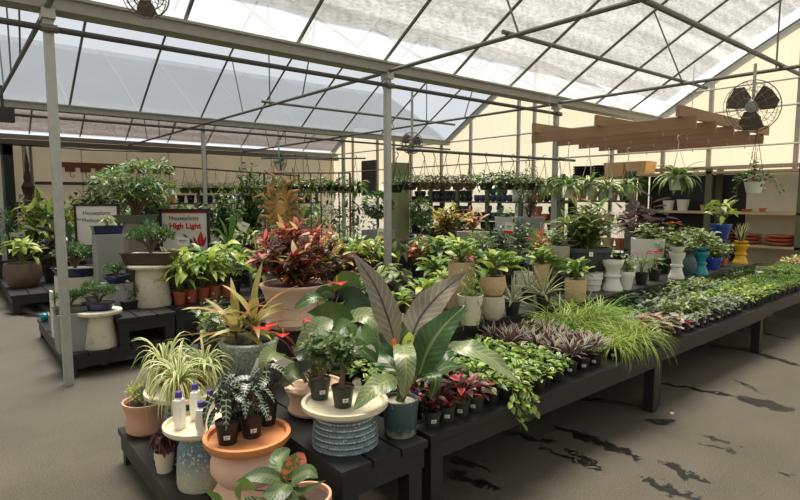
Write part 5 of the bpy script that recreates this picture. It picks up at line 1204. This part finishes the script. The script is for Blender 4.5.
k = 6.9/F; mb = MB(); mb.lathe([(.0001, -.03), (11*k, -.02), (12*k, 0), (10.5*k, .045), (9*k, .035), (8*k, .06), (6.5*k, .05), (5*k, .075), (.0001, .08)], 'rustface', 32, (0, 0, 0), .75, 1.35)
o = mb.build('face', root); o.rotation_euler = (pi/2, 0, 0)
for i in range(16):
    a = 2*pi*i/16; ry = MB(); L = (22 if i % 2 else 16)*k*(1.35 if .6 < a < 2.6 else 1); b0 = Vector((7*k*math.cos(a), 0, 12*k*math.sin(a))); dr = Vector((math.cos(a), 0, math.sin(a))); sd = Vector((-dr.z, 0, dr.x))
    ry.tube([b0, b0+dr*L*.35+sd*L*.12, b0+dr*L*.7-sd*L*.12, b0+dr*L+sd*L*.12], 4*k, 'rust', 7, True, .5*k); ry.build('ray', root)
MB().tube([(0, 0, -12*k), (0, 0, .74-c.z)], .012, 'rust', 6).build('stake', root)
# mossy wooden post
p = Vector(onray(400, 9.3)+(0,)); zt = zat(p, 163)
root = empty('mossy_post', p, 'thick mossy green wooden post standing behind the steel pole', 'post', None, 0); MB().box(-.13, .13, -.1, .1, 0, zt, 'postwood').build('post', root)
# ---------------- bench at far side with big foliage
def fp(px, d, z, pw_, ph_, kd, mat, fk, fsz, lb, name='potted_foliage_plant', **k):
    return put(name, lb, 'potted plant', 0, 0, z, pw_, ph_, kd, mat, fk, fsz, pos=onray(px, d), **k)
fp(18, 8.35, .28, 32, 24, 'round', 'brownpot', 'hosta', (48, 30), 'lime hosta in round brown glazed pot on the low far bench')
fp(50, 8.9, .28, 22, 16, 'nursery', 'blackpl', 'rubber', (62, 56), 'bronze rubber plant in black pot behind the steel pole')
fp(72, 9.6, .28, 20, 14, 'nursery', 'blackpl', 'rubber', (56, 46), 'bronze and green rubber plant under the medium light sign')
fp(48, 10.2, .28, 24, 20, 'nursery', 'blackpl', 'corn', (66, 66), 'tall bright green corn plant behind the steel pole')
fp(22, 10.4, .28, 22, 18, 'nursery', 'blackpl', 'far_dark', (60, 60), 'dark leafy shrub by the doorway')
fp(4, 9.4, .28, 22, 16, 'nursery', 'blackpl', 'far_green', (40, 60), 'green shrub at the picture edge by the doorway')
fp(98, 10.2, .5, 20, 14, 'nursery', 'blackpl', 'bigbush', (60, 84), 'tall dark bush behind the medium light sign'); fp(128, 10.5, .5, 20, 14, 'nursery', 'blackpl', 'far_dark', (50, 66), 'dark shrub behind the large bonsai')
fp(150, 10.0, .5, 20, 14, 'nursery', 'blackpl', 'bigbush', (56, 76), 'leafy bush behind the High Light sign'); fp(222, 9.8, .5, 20, 14, 'nursery', 'blackpl', 'bigbush', (48, 70), 'tall thin bush beside the second steel pole'); fp(250, 10.6, .5, 18, 12, 'nursery', 'blackpl', 'silverbush' if 'silverbush' in FOL else 'bigbush', (44, 84), 'grey-leaved tree left of the sun ornament'); 
fp(190, 10.8, .5, 18, 12, 'nursery', 'blackpl', 'far_green', (50, 46), 'round shrub above the High Light sign')
for i, (px, d, fk, w, h) in enumerate(((275, 9.8, 'far_dark', 44, 50), (300, 10.2, 'far_green', 44, 50), (325, 10.5, 'far_dark', 40, 46), (345, 9.6, 'far_green', 36, 44), (362, 10.3, 'far_dark', 36, 40), (415, 10.6, 'far_dark', 36, 30), (436, 10.2, 'far_green', 34, 26), (455, 10.8, 'far_dark', 36, 22), (312, 9.0, 'calathea', 40, 40), (340, 8.9, 'fern_big', 40, 36))):
    fp(px, (d if i > 7 else dep(yray(px, 9.75))), .5 if i < 8 else .74, 16, 11, 'nursery', 'blackpl', fk, (w, h), 'shrub in the back rows between trellis and pot racks, '+ordn(i)+' along', group='back row shrubs', name='potted_shrub')
for i, (px, d, fk) in enumerate(((95, 13.5, 'far_dark'), (118, 14, 'far_green'), (146, 14, 'far_dark'), (170, 13.6, 'far_green'), (68, 13.4, 'far_green'), (205, 13.0, 'far_dark'), (235, 13.6, 'far_green'), (262, 13.3, 'far_dark'), (30, 13, 'far_dark'), (290, 13.2, 'far_dark'))):
    fp(px, d, 0.0, 26, 22, 'nursery', 'blackpl', fk, (44, 50), 'floor-standing shrub in front of the back wall racks, '+ordn(i)+' one', group='floor shrubs before the back wall', name='potted_shrub')
# ================================================================ hanging baskets
HB = {}
def basket(pos, zh, fk, s, kind, label, group, rb=.12, hb=.12, hook='blackmetal', vs_=None):
    """pos: basket centre base; zh: height of the rod it hangs from"""
    root = empty('hanging_basket', pos, label, 'hanging basket', group, RG.uniform(0, 6))
    pm, sm, sz = potmesh('taper' if kind != 'cocoa' else 'bowl', rb, hb, kind); link('basket', pm, root); link('soil', sm, root)
    for part, me in fmesh(fk, RG.randrange(3)): link(part, me, root, (0, 0, hb*.9), 0, s)
    key = (round(zh-pos[2], 1), rb, hook)
    if key not in HB:
        hz = key[0]; mb = MB()
        for i in range(3): a = i*2.1; mb.tube([(rb*math.cos(a), rb*math.sin(a), hb), (0, 0, hz*.82)], .0035, hook, 4)
        mb.tube([(0, 0, hz*.8), (0, 0, hz-.06), (.025, 0, hz-.03), (.03, 0, hz), (.01, 0, hz+.03), (-.02, 0, hz+.02)], .006, hook, 5); HB[key] = mb.mesh('hanger')
    link('hanger', HB[key], root)
    return root
# pipe rail with baskets across the middle
ra, rb_ = Vector((4.45, 5.42, 2.27)), Vector((8.1, 5.2, 2.27))
struct('beam_basket_rail', MB().tube([ra, rb_], .02, 'darksteel', 8))
bl = [(412, 'hangbush', 'blackpl', 0.85), (426, 'hangbrown', 'cocoa', 0.96), (436, 'hangbrown', 'cocoa', 0.96), (446, 'hangbrown', 'cocoa', 0.96), (458, 'hangbrown', 'cocoa', 0.96), (469, 'hangbush', 'cocoa', 1.01), (484, 'hangbush', 'blackpl', 1.24), (498, 'hangbush', 'blackpl', 1.32), (509, 'hangbush', 'blackpl', 1.32), (524, 'hangbrown', 'blackpl', 1.08), (538, 'hangfol', 'whiteplast', 1.5), (552, 'hangbrown', 'blackpl', 1.01)]
for i, (px, fk, kd, s) in enumerate(bl):
    d = ray(px, 200); t = (5.36)/d.y; x = d.x*t; zb = zat((x, 5.36), 190 if kd != 'whiteplast' else 195); y = 5.42-(x-4.45)*.06
    basket((x, y, zb), 2.27, fk, s, kd, {'hangbush': 'green leafy', 'hangbrown': 'bronze-leaved', 'hangfol': 'striped-leaf white'}[fk]+' hanging basket on the middle rail, '+ordn(i)+' along', 'baskets on the middle rail', .1 if kd == 'cocoa' else .11, .1 if kd != 'whiteplast' else .17)
basket(Vector(onray(396, 7.2)+(1.72,)), 2.27, 'hangbush', .8, 'blackpl', 'small dark-leaved basket hanging beside the steel pole', None, .1, .1)
# ---------------- pergola
PZ = 2.5; root = empty('hanging_pergola', (7.08, 2.9, PZ), 'reddish wooden pergola of stacked beams hung under the roof', 'pergola')
for i in range(5): MB().box(0, .045, 0, 2.42, 0, .15, 'redwood').build('joist', root, (.71*i, .035*i, 0))
for y in (.15, 1.25, 2.3): MB().box(-.1, 3.15, 0, .045, .151, .29, 'redwoodx').build('runner', root, (0, y, 0))
for i in range(5):
    for j in range(3):
        y = .4+.8*j; MB().tube([((.71*i)+.02, y, 0), ((.71*i)+.02, y, -.04), ((.71*i)+.045, y, -.06), ((.71*i)+.06, y, -.035)], .005, 'galv', 4).build('hook', root)
for i, (x, y) in enumerate(((.3, .17), (2.8, .25), (.3, 2.32), (2.8, 2.32))): MB().tube([(x, y, .29), (x, y, .82)], .004, 'galv', 4).build('hanging_wire', root)
wl = [(567, 8.3, 198, 'hangfol', 1.45, 'white hanging pot of striped leaves under the pergola, nearest the third pole'), (588, 8.9, 195, 'hangfol', 1.45, 'pale hanging pot under the pergola, beside the pole'), (607, 9.3, 198, 'hangfol', 1.45, 'off-white hanging pot in front of the wooden crates'), (627, 9.5, 196, 'hangfol', 1.45, 'off-white hanging pot under the pergola before the green rack post'), (676, 7.4, 190, 'hangfol', 1.6, 'pale green hanging pot with big striped leaves on rope'), (753, 7.4, 193, 'hangjas', 1.35, 'white hanging pot of glossy vines with upright stems')]
for (px, d, py, fk, s, lb) in wl:
    q = onray(px, d); zb = zat(q, py); basket((q[0], q[1], zb), PZ-.03 if px < 750 else 2.75, fk, s, 'whiteplast', lb, None, .12, .2 if px < 700 else .15, 'rope' if px != 753 else 'blackmetal')
# ================================================================ pot racks along the end wall
def rack(label, y0, y1, zs, nb, ztop, xf=10.95, xb=11.45, posts=4, mat='rackwood', shm=None):
    root = empty('pot_rack', (xf, y0, 0), label, 'rack', 'wooden pot racks along the end wall')
    for i in range(posts):
        y = (y1-y0)*i/(posts-1)
        for x in (0, xb-xf): MB().box(x, x+.07, y-.05, y+.05, 0, ztop, mat).build('post', root)
    for z in zs: MB().box(0, xb-xf+.07, -.04, y1-y0+.04, z-.04, z, shm or mat).build('shelf', root)
    return root
rack('olive wooden rack of small dark and blue pots, long one in the middle', 7.45, 12.9, (.58, 1.09, 1.56, 2.02), 0, 2.06, posts=6)
rack('green wooden rack under the wooden crates', 5.75, 7.35, (.58, 1.09, 1.6, 2.1), 0, 2.2, posts=2)
rack('green wooden rack with terracotta saucers and dark backing', 1.3, 5.65, (.45, .82, 1.4, 2.14), 0, 2.2, posts=4, shm='shelfpale')
struct('trim_dark_backing', MB().box(11.58, 11.62, 3.75, 5.6, .1, 2.1, 'blackmetal')); struct('wall_panel_white', MB().box(11.56, 11.6, 2.9, 3.75, .3, 2.1, 'lowerwall'))
PK = {}
def rackpot(x, y, z, r, h, mat, kind, label, group):
    pm, sm, sz = potmesh(kind, r, h, mat, 'blackpl')
    o = link('glazed_pot' if kind != 'bowl' else 'clay_saucer', pm, None, (x, y, z+.0005)); tag(o, label, 'pot' if kind != 'bowl' else 'saucer', group, 'thing'); return o
def rowpots(y0, y1, z, r, h, mats, zone, kind='taper', st=1, dy=None, x=11.12, skip=0):
    n = int((y1-y0)/(dy or r*1.95))
    for i in range(n):
        y = y1-(i+.5)*(y1-y0)/n; m = mats[int(i*len(mats)/n)] if skip == 0 else mats[i % len(mats)]
        for k in range(RG.choice((1, 2, 2)) if st == 2 else 1):
            nm = {'blackpl': 'black', 'darkgrey': 'charcoal', 'navy': 'navy', 'tealdark': 'slate blue', 'white': 'white', 'terrared': 'brick red', 'greenpl': 'dark green', 'cobalt': 'blue', 'yellow': 'yellow', 'bluepot': 'dusty blue', 'stone': 'grey stone', 'concrete': 'pale', 'tan': 'tan', 'teal': 'turquoise'}[m]
            rackpot(x, y, z+k*h, r*RG.uniform(.9, 1.0), h, m, kind, f"{nm} pot, {ordn(i)} along {zone}"+(', on top' if k else ''), zone)
M['bluepot'] = plainmat('dusty_blue_glaze', (70, 84, 100), .35, var=.1)
rowpots(10.3, 12.8, 1.56, .075, .15, ['greenpl', 'blackpl', 'darkgrey', 'blackpl', 'greenpl'], 'the upper olive rack shelf', 'round', st=2, skip=1)
rowpots(7.6, 10.2, 1.56, .09, .17, ['bluepot', 'tealdark', 'bluepot', 'white', 'terrared', 'blackpl'], 'the upper shelf, blue end', 'round', st=2)
rowpots(10.3, 12.8, 1.09, .085, .17, ['blackpl', 'darkgrey', 'greenpl', 'blackpl'], 'the middle olive rack shelf', 'round', st=2, skip=1)
rowpots(7.6, 10.2, 1.09, .1, .18, ['blackpl', 'bluepot', 'tealdark', 'bluepot', 'white', 'stone', 'terrared', 'blackpl'], 'the middle shelf, blue end', 'round', st=2)
rowpots(7.6, 12.8, .58, .12, .22, ['blackpl', 'darkgrey', 'blackpl', 'bluepot', 'blackpl'], 'the lower rack shelf', st=2)
rowpots(8.5, 9.5, 2.02, .14, .13, ['teal', 'bluepot', 'bluepot', 'teal'], 'the rack top', 'bowl', x=11.2)
rowpots(5.8, 7.3, 1.6, .12, .2, ['terrared', 'tan', 'stone', 'blackpl'], 'the upper green rack shelf'); rowpots(5.8, 7.3, 1.09, .13, .2, ['blackpl', 'tan', 'blackpl'], 'the middle green rack shelf'); rowpots(5.8, 7.3, .58, .14, .2, ['blackpl', 'tan', 'terrared'], 'the lower green rack shelf')
for k, (y, m, r) in enumerate(((6.95, 'blackpl', .22), (6.45, 'blackpl', .22), (6.95, 'cocoa', .0))):
    if r: 
        for j in range(5): o = MB().lathe([(r*.86, 0), (r*1.12, .045), (r*1.1, .05), (r, .045), (r*.5, .045), (.0001, .045)], m, 28).build('nested_tray', None, (11.2, y, 2.141+.055*j)); tag(o, f'black round tray, {ordn(j)} from bottom of the '+('stack beside the crates' if k else 'stack by the pale pole'), 'tray', 'stacked black trays', 'thing'); o.location.z = 2.1+.004+.052*j
for k, y in enumerate((6.1, 5.62)):
    root = empty('wooden_crate', (11.0, y-.2, 2.101), 'pale wooden planter box on rack top, '+('beside the black trays' if k == 0 else 'nearer the end of the rack'), 'crate'); mb = MB(); mb.hull([(0, .02, 0), (.4, .02, 0), (.4, .40, 0), (0, .40, 0), (-.03, -.02, .3), (.43, -.02, .3), (.43, .44, .3), (-.03, .44, .3)], 'crate'); mb.build('box', root)
# terracotta saucers and small pots on the near end rack
for k, (y, z, n, r) in enumerate(((4.0, .82, 3, .2), (3.55, .82, 3, .22), (3.05, .82, 3, .24), (2.55, .82, 4, .24), (2.1, .82, 4, .24), (2.3, .45, 2, .24))):
    for j in range(n): rackpot(11.15, y, z+.003+.062*j, r, .06, 'terrared', 'bowl', f'terracotta saucer, {ordn(j)} from bottom in the {ordn(k)} stack on end rack', 'stacked terracotta saucers')
for k, (y, m, r, h) in enumerate(((5.0, 'white', .11, .2), (4.72, 'white', .12, .22), (4.3, 'tan', .1, .12), (4.05, 'white', .08, .1), (3.6, 'terrared', .09, .05), (3.35, 'terrared', .06, .07), (2.7, 'terrared', .1, .05))): rackpot(11.15, y, 1.4, r, h, m, 'taper', {'white': 'white', 'tan': 'tan', 'terrared': 'small clay'}[m]+f' pot on the pale shelf, {ordn(k)} from the dark side', 'pots on the pale shelf')
# ================================================================ back wall racks
root = empty('back_wall_rack', (4.6, 17.3, 0), 'long dark rack along the back wall holding blue and yellow pots', 'rack')
for x in (0, 1.5, 3.0, 4.5, 5.8):
    MB().box(x, x+.08, 0, .08, 0, 2.0, 'darkgrey').build('post', root)
for z in (.6, 1.1, 1.5): MB().box(0, 5.9, -.05, .5, z-.05, z, 'darkgrey').build('shelf', root)
for i in range(19):
    x = 4.75+i*.3; m = ['blackpl', 'yellow', 'yellow', 'navy', 'navy', 'navy', 'navy', 'navy', 'navy', 'teal', 'yellow', 'yellow', 'darkgrey', 'darkgrey', 'blackpl', 'blackpl', 'blackpl', 'navy', 'blackpl'][i]
    rackpot(x, 17.5, 1.5, .125, .24, m, 'taper', {'blackpl': 'black', 'yellow': 'yellow', 'navy': 'navy', 'teal': 'turquoise', 'darkgrey': 'charcoal'}[m]+f' glazed pot on back wall rack, {ordn(i)} from doorway end', 'pots on the back wall rack')
    rackpot(x, 17.5, 1.1, .125, .22, ['navy', 'darkgrey', 'blackpl'][i % 3], 'taper', ['navy', 'charcoal', 'black'][i % 3]+f' pot on lower back wall shelf, {ordn(i)} from doorway end', 'pots on the lower back wall shelf')
struct('beam_fern_rail', MB().tube([aty(163, 166, 16.4), aty(300, 176, 14.5)], .025, 'darksteel', 6))
for i in range(12):
    px = 184+i*10.5; P = aty(px, 166+(px-163)*.073, 16.4-1.9*(px-163)/137.); zb = zat(P, 193)
    basket((P.x, P.y, zb), P.z, 'hangfern', 1.5, 'blackpl', 'fern basket hung along the back wall, '+ordn(i)+' from doorway end', 'fern baskets by the back wall', .15, .14)
for i in range(8):
    px = 272+i*12; q = onray(px, 12.0); zb = zat(q, 193); basket((q[0], q[1], zb), zb+.75, ['hangbush', 'hangfol'][i % 2], 1.6, 'blackpl', 'leafy basket hanging beyond the trellis, '+ordn(i)+' along', 'baskets beyond the trellis', .15, .14)
struct('beam_basket_rail', MB().tube([Vector(onray(262, 12.0)+(zat(onray(262, 12.), 193)+.75,)), Vector(onray(366, 12.0)+(zat(onray(366, 12.), 193)+.75,))], .02, 'darksteel', 6))
# brown wooden hook rack on back wall
root = empty('wall_mounted_hook_board', aty(58, 166, YW-.06), 'long brown wooden board with hooks mounted on the back wall', 'hook board')
a = aty(58, 162, YW-.2); b = aty(176, 165, YW-.2); L = b.x-a.x
MB().box(0, L, 0, .05, -.03, .12, 'brownfence').build('board', root)
for i in range(8): MB().box(L*(.05+.12*i), L*(.05+.12*i)+.22, -.3, 0, -.16, -.02, 'brownfence').build('arm', root)
for i in range(8):
    x = L*(.08+.12*i); MB().tube([(x, -.25, -.16), (x, -.25, -.28), (x+.05, -.25, -.33), (x+.1, -.25, -.28), (x+.06, -.25, -.24)], .012, 'blackmetal', 5).build('hook', root)
struct('trim_dark_ledge', MB().box(aty(36, 180, YW-.3).x, aty(150, 180, YW-.3).x, YW-.35, YW-.02, 2.02, 2.1, 'darkgrey'))
# finial ornament
p = aty(28, 183, YW-.6); root = empty('dark_finial', p, 'dark pointed finial ornament against the back wall', 'ornament'); MB().lathe([(.12, -.3), (.16, -.1), (.08, .05), (.1, .15), (.05, .35), (.06, .45), (.0001, .95)], 'bonbrown', 12).build('spire', root)
MB().tube([(0, 0, -.29), (0, 0, -p.z)], .1, 'bonbrown', 8).build('stem', root)
# ================================================================ circulation fans
def fan(c, r, aim, label, blades=3, hang=None):
    root = empty('circulation_fan', c, label, 'fan', None); q = Vector(aim).to_track_quat('Z', 'Y'); root.rotation_mode = 'QUATERNION'; root.rotation_quaternion = q
    cage = MB()
    for rr, z in ((r, 0), (r*.98, .09), (r*.7, .13), (r*.4, .15), (r*.7, -.06), (r*.35, .155)):
        cage.tube([(rr*math.cos(2*pi*i/28), rr*math.sin(2*pi*i/28), z) for i in range(29)], .006 if rr == r else .0035, 'steel', 4, False)
    for i in range(18):
        a = 2*pi*i/18; ca, sa = math.cos(a), math.sin(a); cage.tube([(r*.2*ca, r*.2*sa, .155), (r*.7*ca, r*.7*sa, .13), (r*ca, r*sa, .06), (r*ca, r*sa, 0), (r*.7*ca, r*.7*sa, -.06), (.06*ca, .06*sa, -.08)], .0025, 'steel', 3, False)
    cage.build('cage', root)
    MB().lathe([(.0001, .07), (r*.22, .06), (r*.26, 0), (r*.24, -.1), (.0001, -.16)], 'galv', 20).build('motor', root)
    for i in range(blades):
        a = 2*pi*i/blades+.5; b = MB(); mi = b.mi('fanblade'); pts = [(.18, -.3), (.6, -.55), (.9, -.38), (.93, .1), (.8, .42), (.45, .3), (.18, .15)]
        for s in (0, .006):
            for (u, v) in pts: b.v.append(Vector((u*r*math.cos(a)-v*r*math.sin(a), u*r*math.sin(a)+v*r*math.cos(a), .03+v*.12*r+s)))
        n = len(pts); b.quad(list(range(n)), mi); b.quad(list(range(2*n-1, n-1, -1)), mi)
        for i2 in range(n): b.quad([i2, (i2+1) % n, n+(i2+1) % n, n+i2], mi)
        b.build('blade', root)
    if hang is not None:
        m = q.to_matrix().to_4x4().inverted(); t2 = m @ (Vector(hang)-Vector(c)); u = m @ Vector((0, 0, 1)); MB().tube([m @ Vector((0, 0, r*.2)), t2], .02, 'galv', 6).build('hanger_pipe', root)
    return root
c = dp(753, 106, 6.75); fan(c, 25*6.75/F, (-.8, .1, -.25), 'large round caged fan hanging at the upper right before the gable', hang=c+Vector((0, 0, .5)))
c = dp(412, 143, 8.6); fan(c, 10.5*8.6/F, (-.9, -.6, -.1), 'caged fan hanging beside the steel pole in the middle', hang=(c.x, c.y, 3.28))
c = dp(279, 161, 13); fan(c, 10*13/F, (.95, -.15, 0), 'dark caged fan high in front of the back wall', hang=(c.x, c.y, 3.3)); MB().box(-.16, .16, -.2, .2, -.2, .2, 'grey')
c = dp(147, -5, 4.6); fan(c, 20*4.6/F, (-.5, -.8, -.5), 'dark caged fan partly cut off at the top above the gutter', hang=c+Vector((0, 0, .5)))
p = dp(3, 115, 4.2); root = empty('hanging_clamp_lamp', p, 'small dark lamp clamped to the roof pipe at the picture edge', 'lamp'); MB().box(-.09, .07, -.05, .05, -.05, .05, 'blackmetal').build('housing', root); MB().tube([(0, 0, .05), (0, 0, .22)], .01, 'blackmetal', 5).build('bracket', root)
for (a, b) in (((690, 8), (715, 62)),): pass

for i, (px, py, r_) in enumerate(((672, 415, .4), (612, 300, 0), (283, 408, 0))):
    if r_:
        p = at(px, py, 0); mb = MB(); mb.leaf((0, 0, .004), r_, .05, .06, .03, .1, 'tan', 'lance', 5, .25); o = mb.build('dry_leaf', None, p, None); tag(o, 'small dry tan leaf lying on the floor by the bench leg', 'leaf', None, 'thing')
# ================================================================ camera, light
cam = bpy.data.cameras.new('camera'); co = bpy.data.objects.new('camera', cam); COL.objects.link(co)
cam.sensor_width = 36; cam.lens = 36*F/800; cam.clip_end = 200
co.location = (0, 0, H); co.rotation_euler = (pi/2-PIT, 0, TH-pi/2); sc.camera = co
w = bpy.data.worlds.new('world'); sc.world = w; w.use_nodes = True
bg = w.node_tree.nodes['Background']; bg.inputs[0].default_value = (.93, .965, 1.0, 1); bg.inputs[1].default_value = .5
sun = bpy.data.lights.new('sun', 'SUN'); sun.energy = 9; sun.angle = R(28); sun.color = (1, .95, .86)
so = bpy.data.objects.new('sun', sun); COL.objects.link(so)
d = Vector((-.12, -.22, -1)); so.rotation_euler = d.to_track_quat('-Z', 'Y').to_euler()
vs = sc.view_settings; vs.view_transform = 'Standard'; vs.look = 'None'; vs.gamma = 1; vs.exposure = 1.12; vs.use_curve_mapping = False
sc.cycles.max_bounces = 8; sc.cycles.transparent_max_bounces = 24; sc.cycles.diffuse_bounces = 4
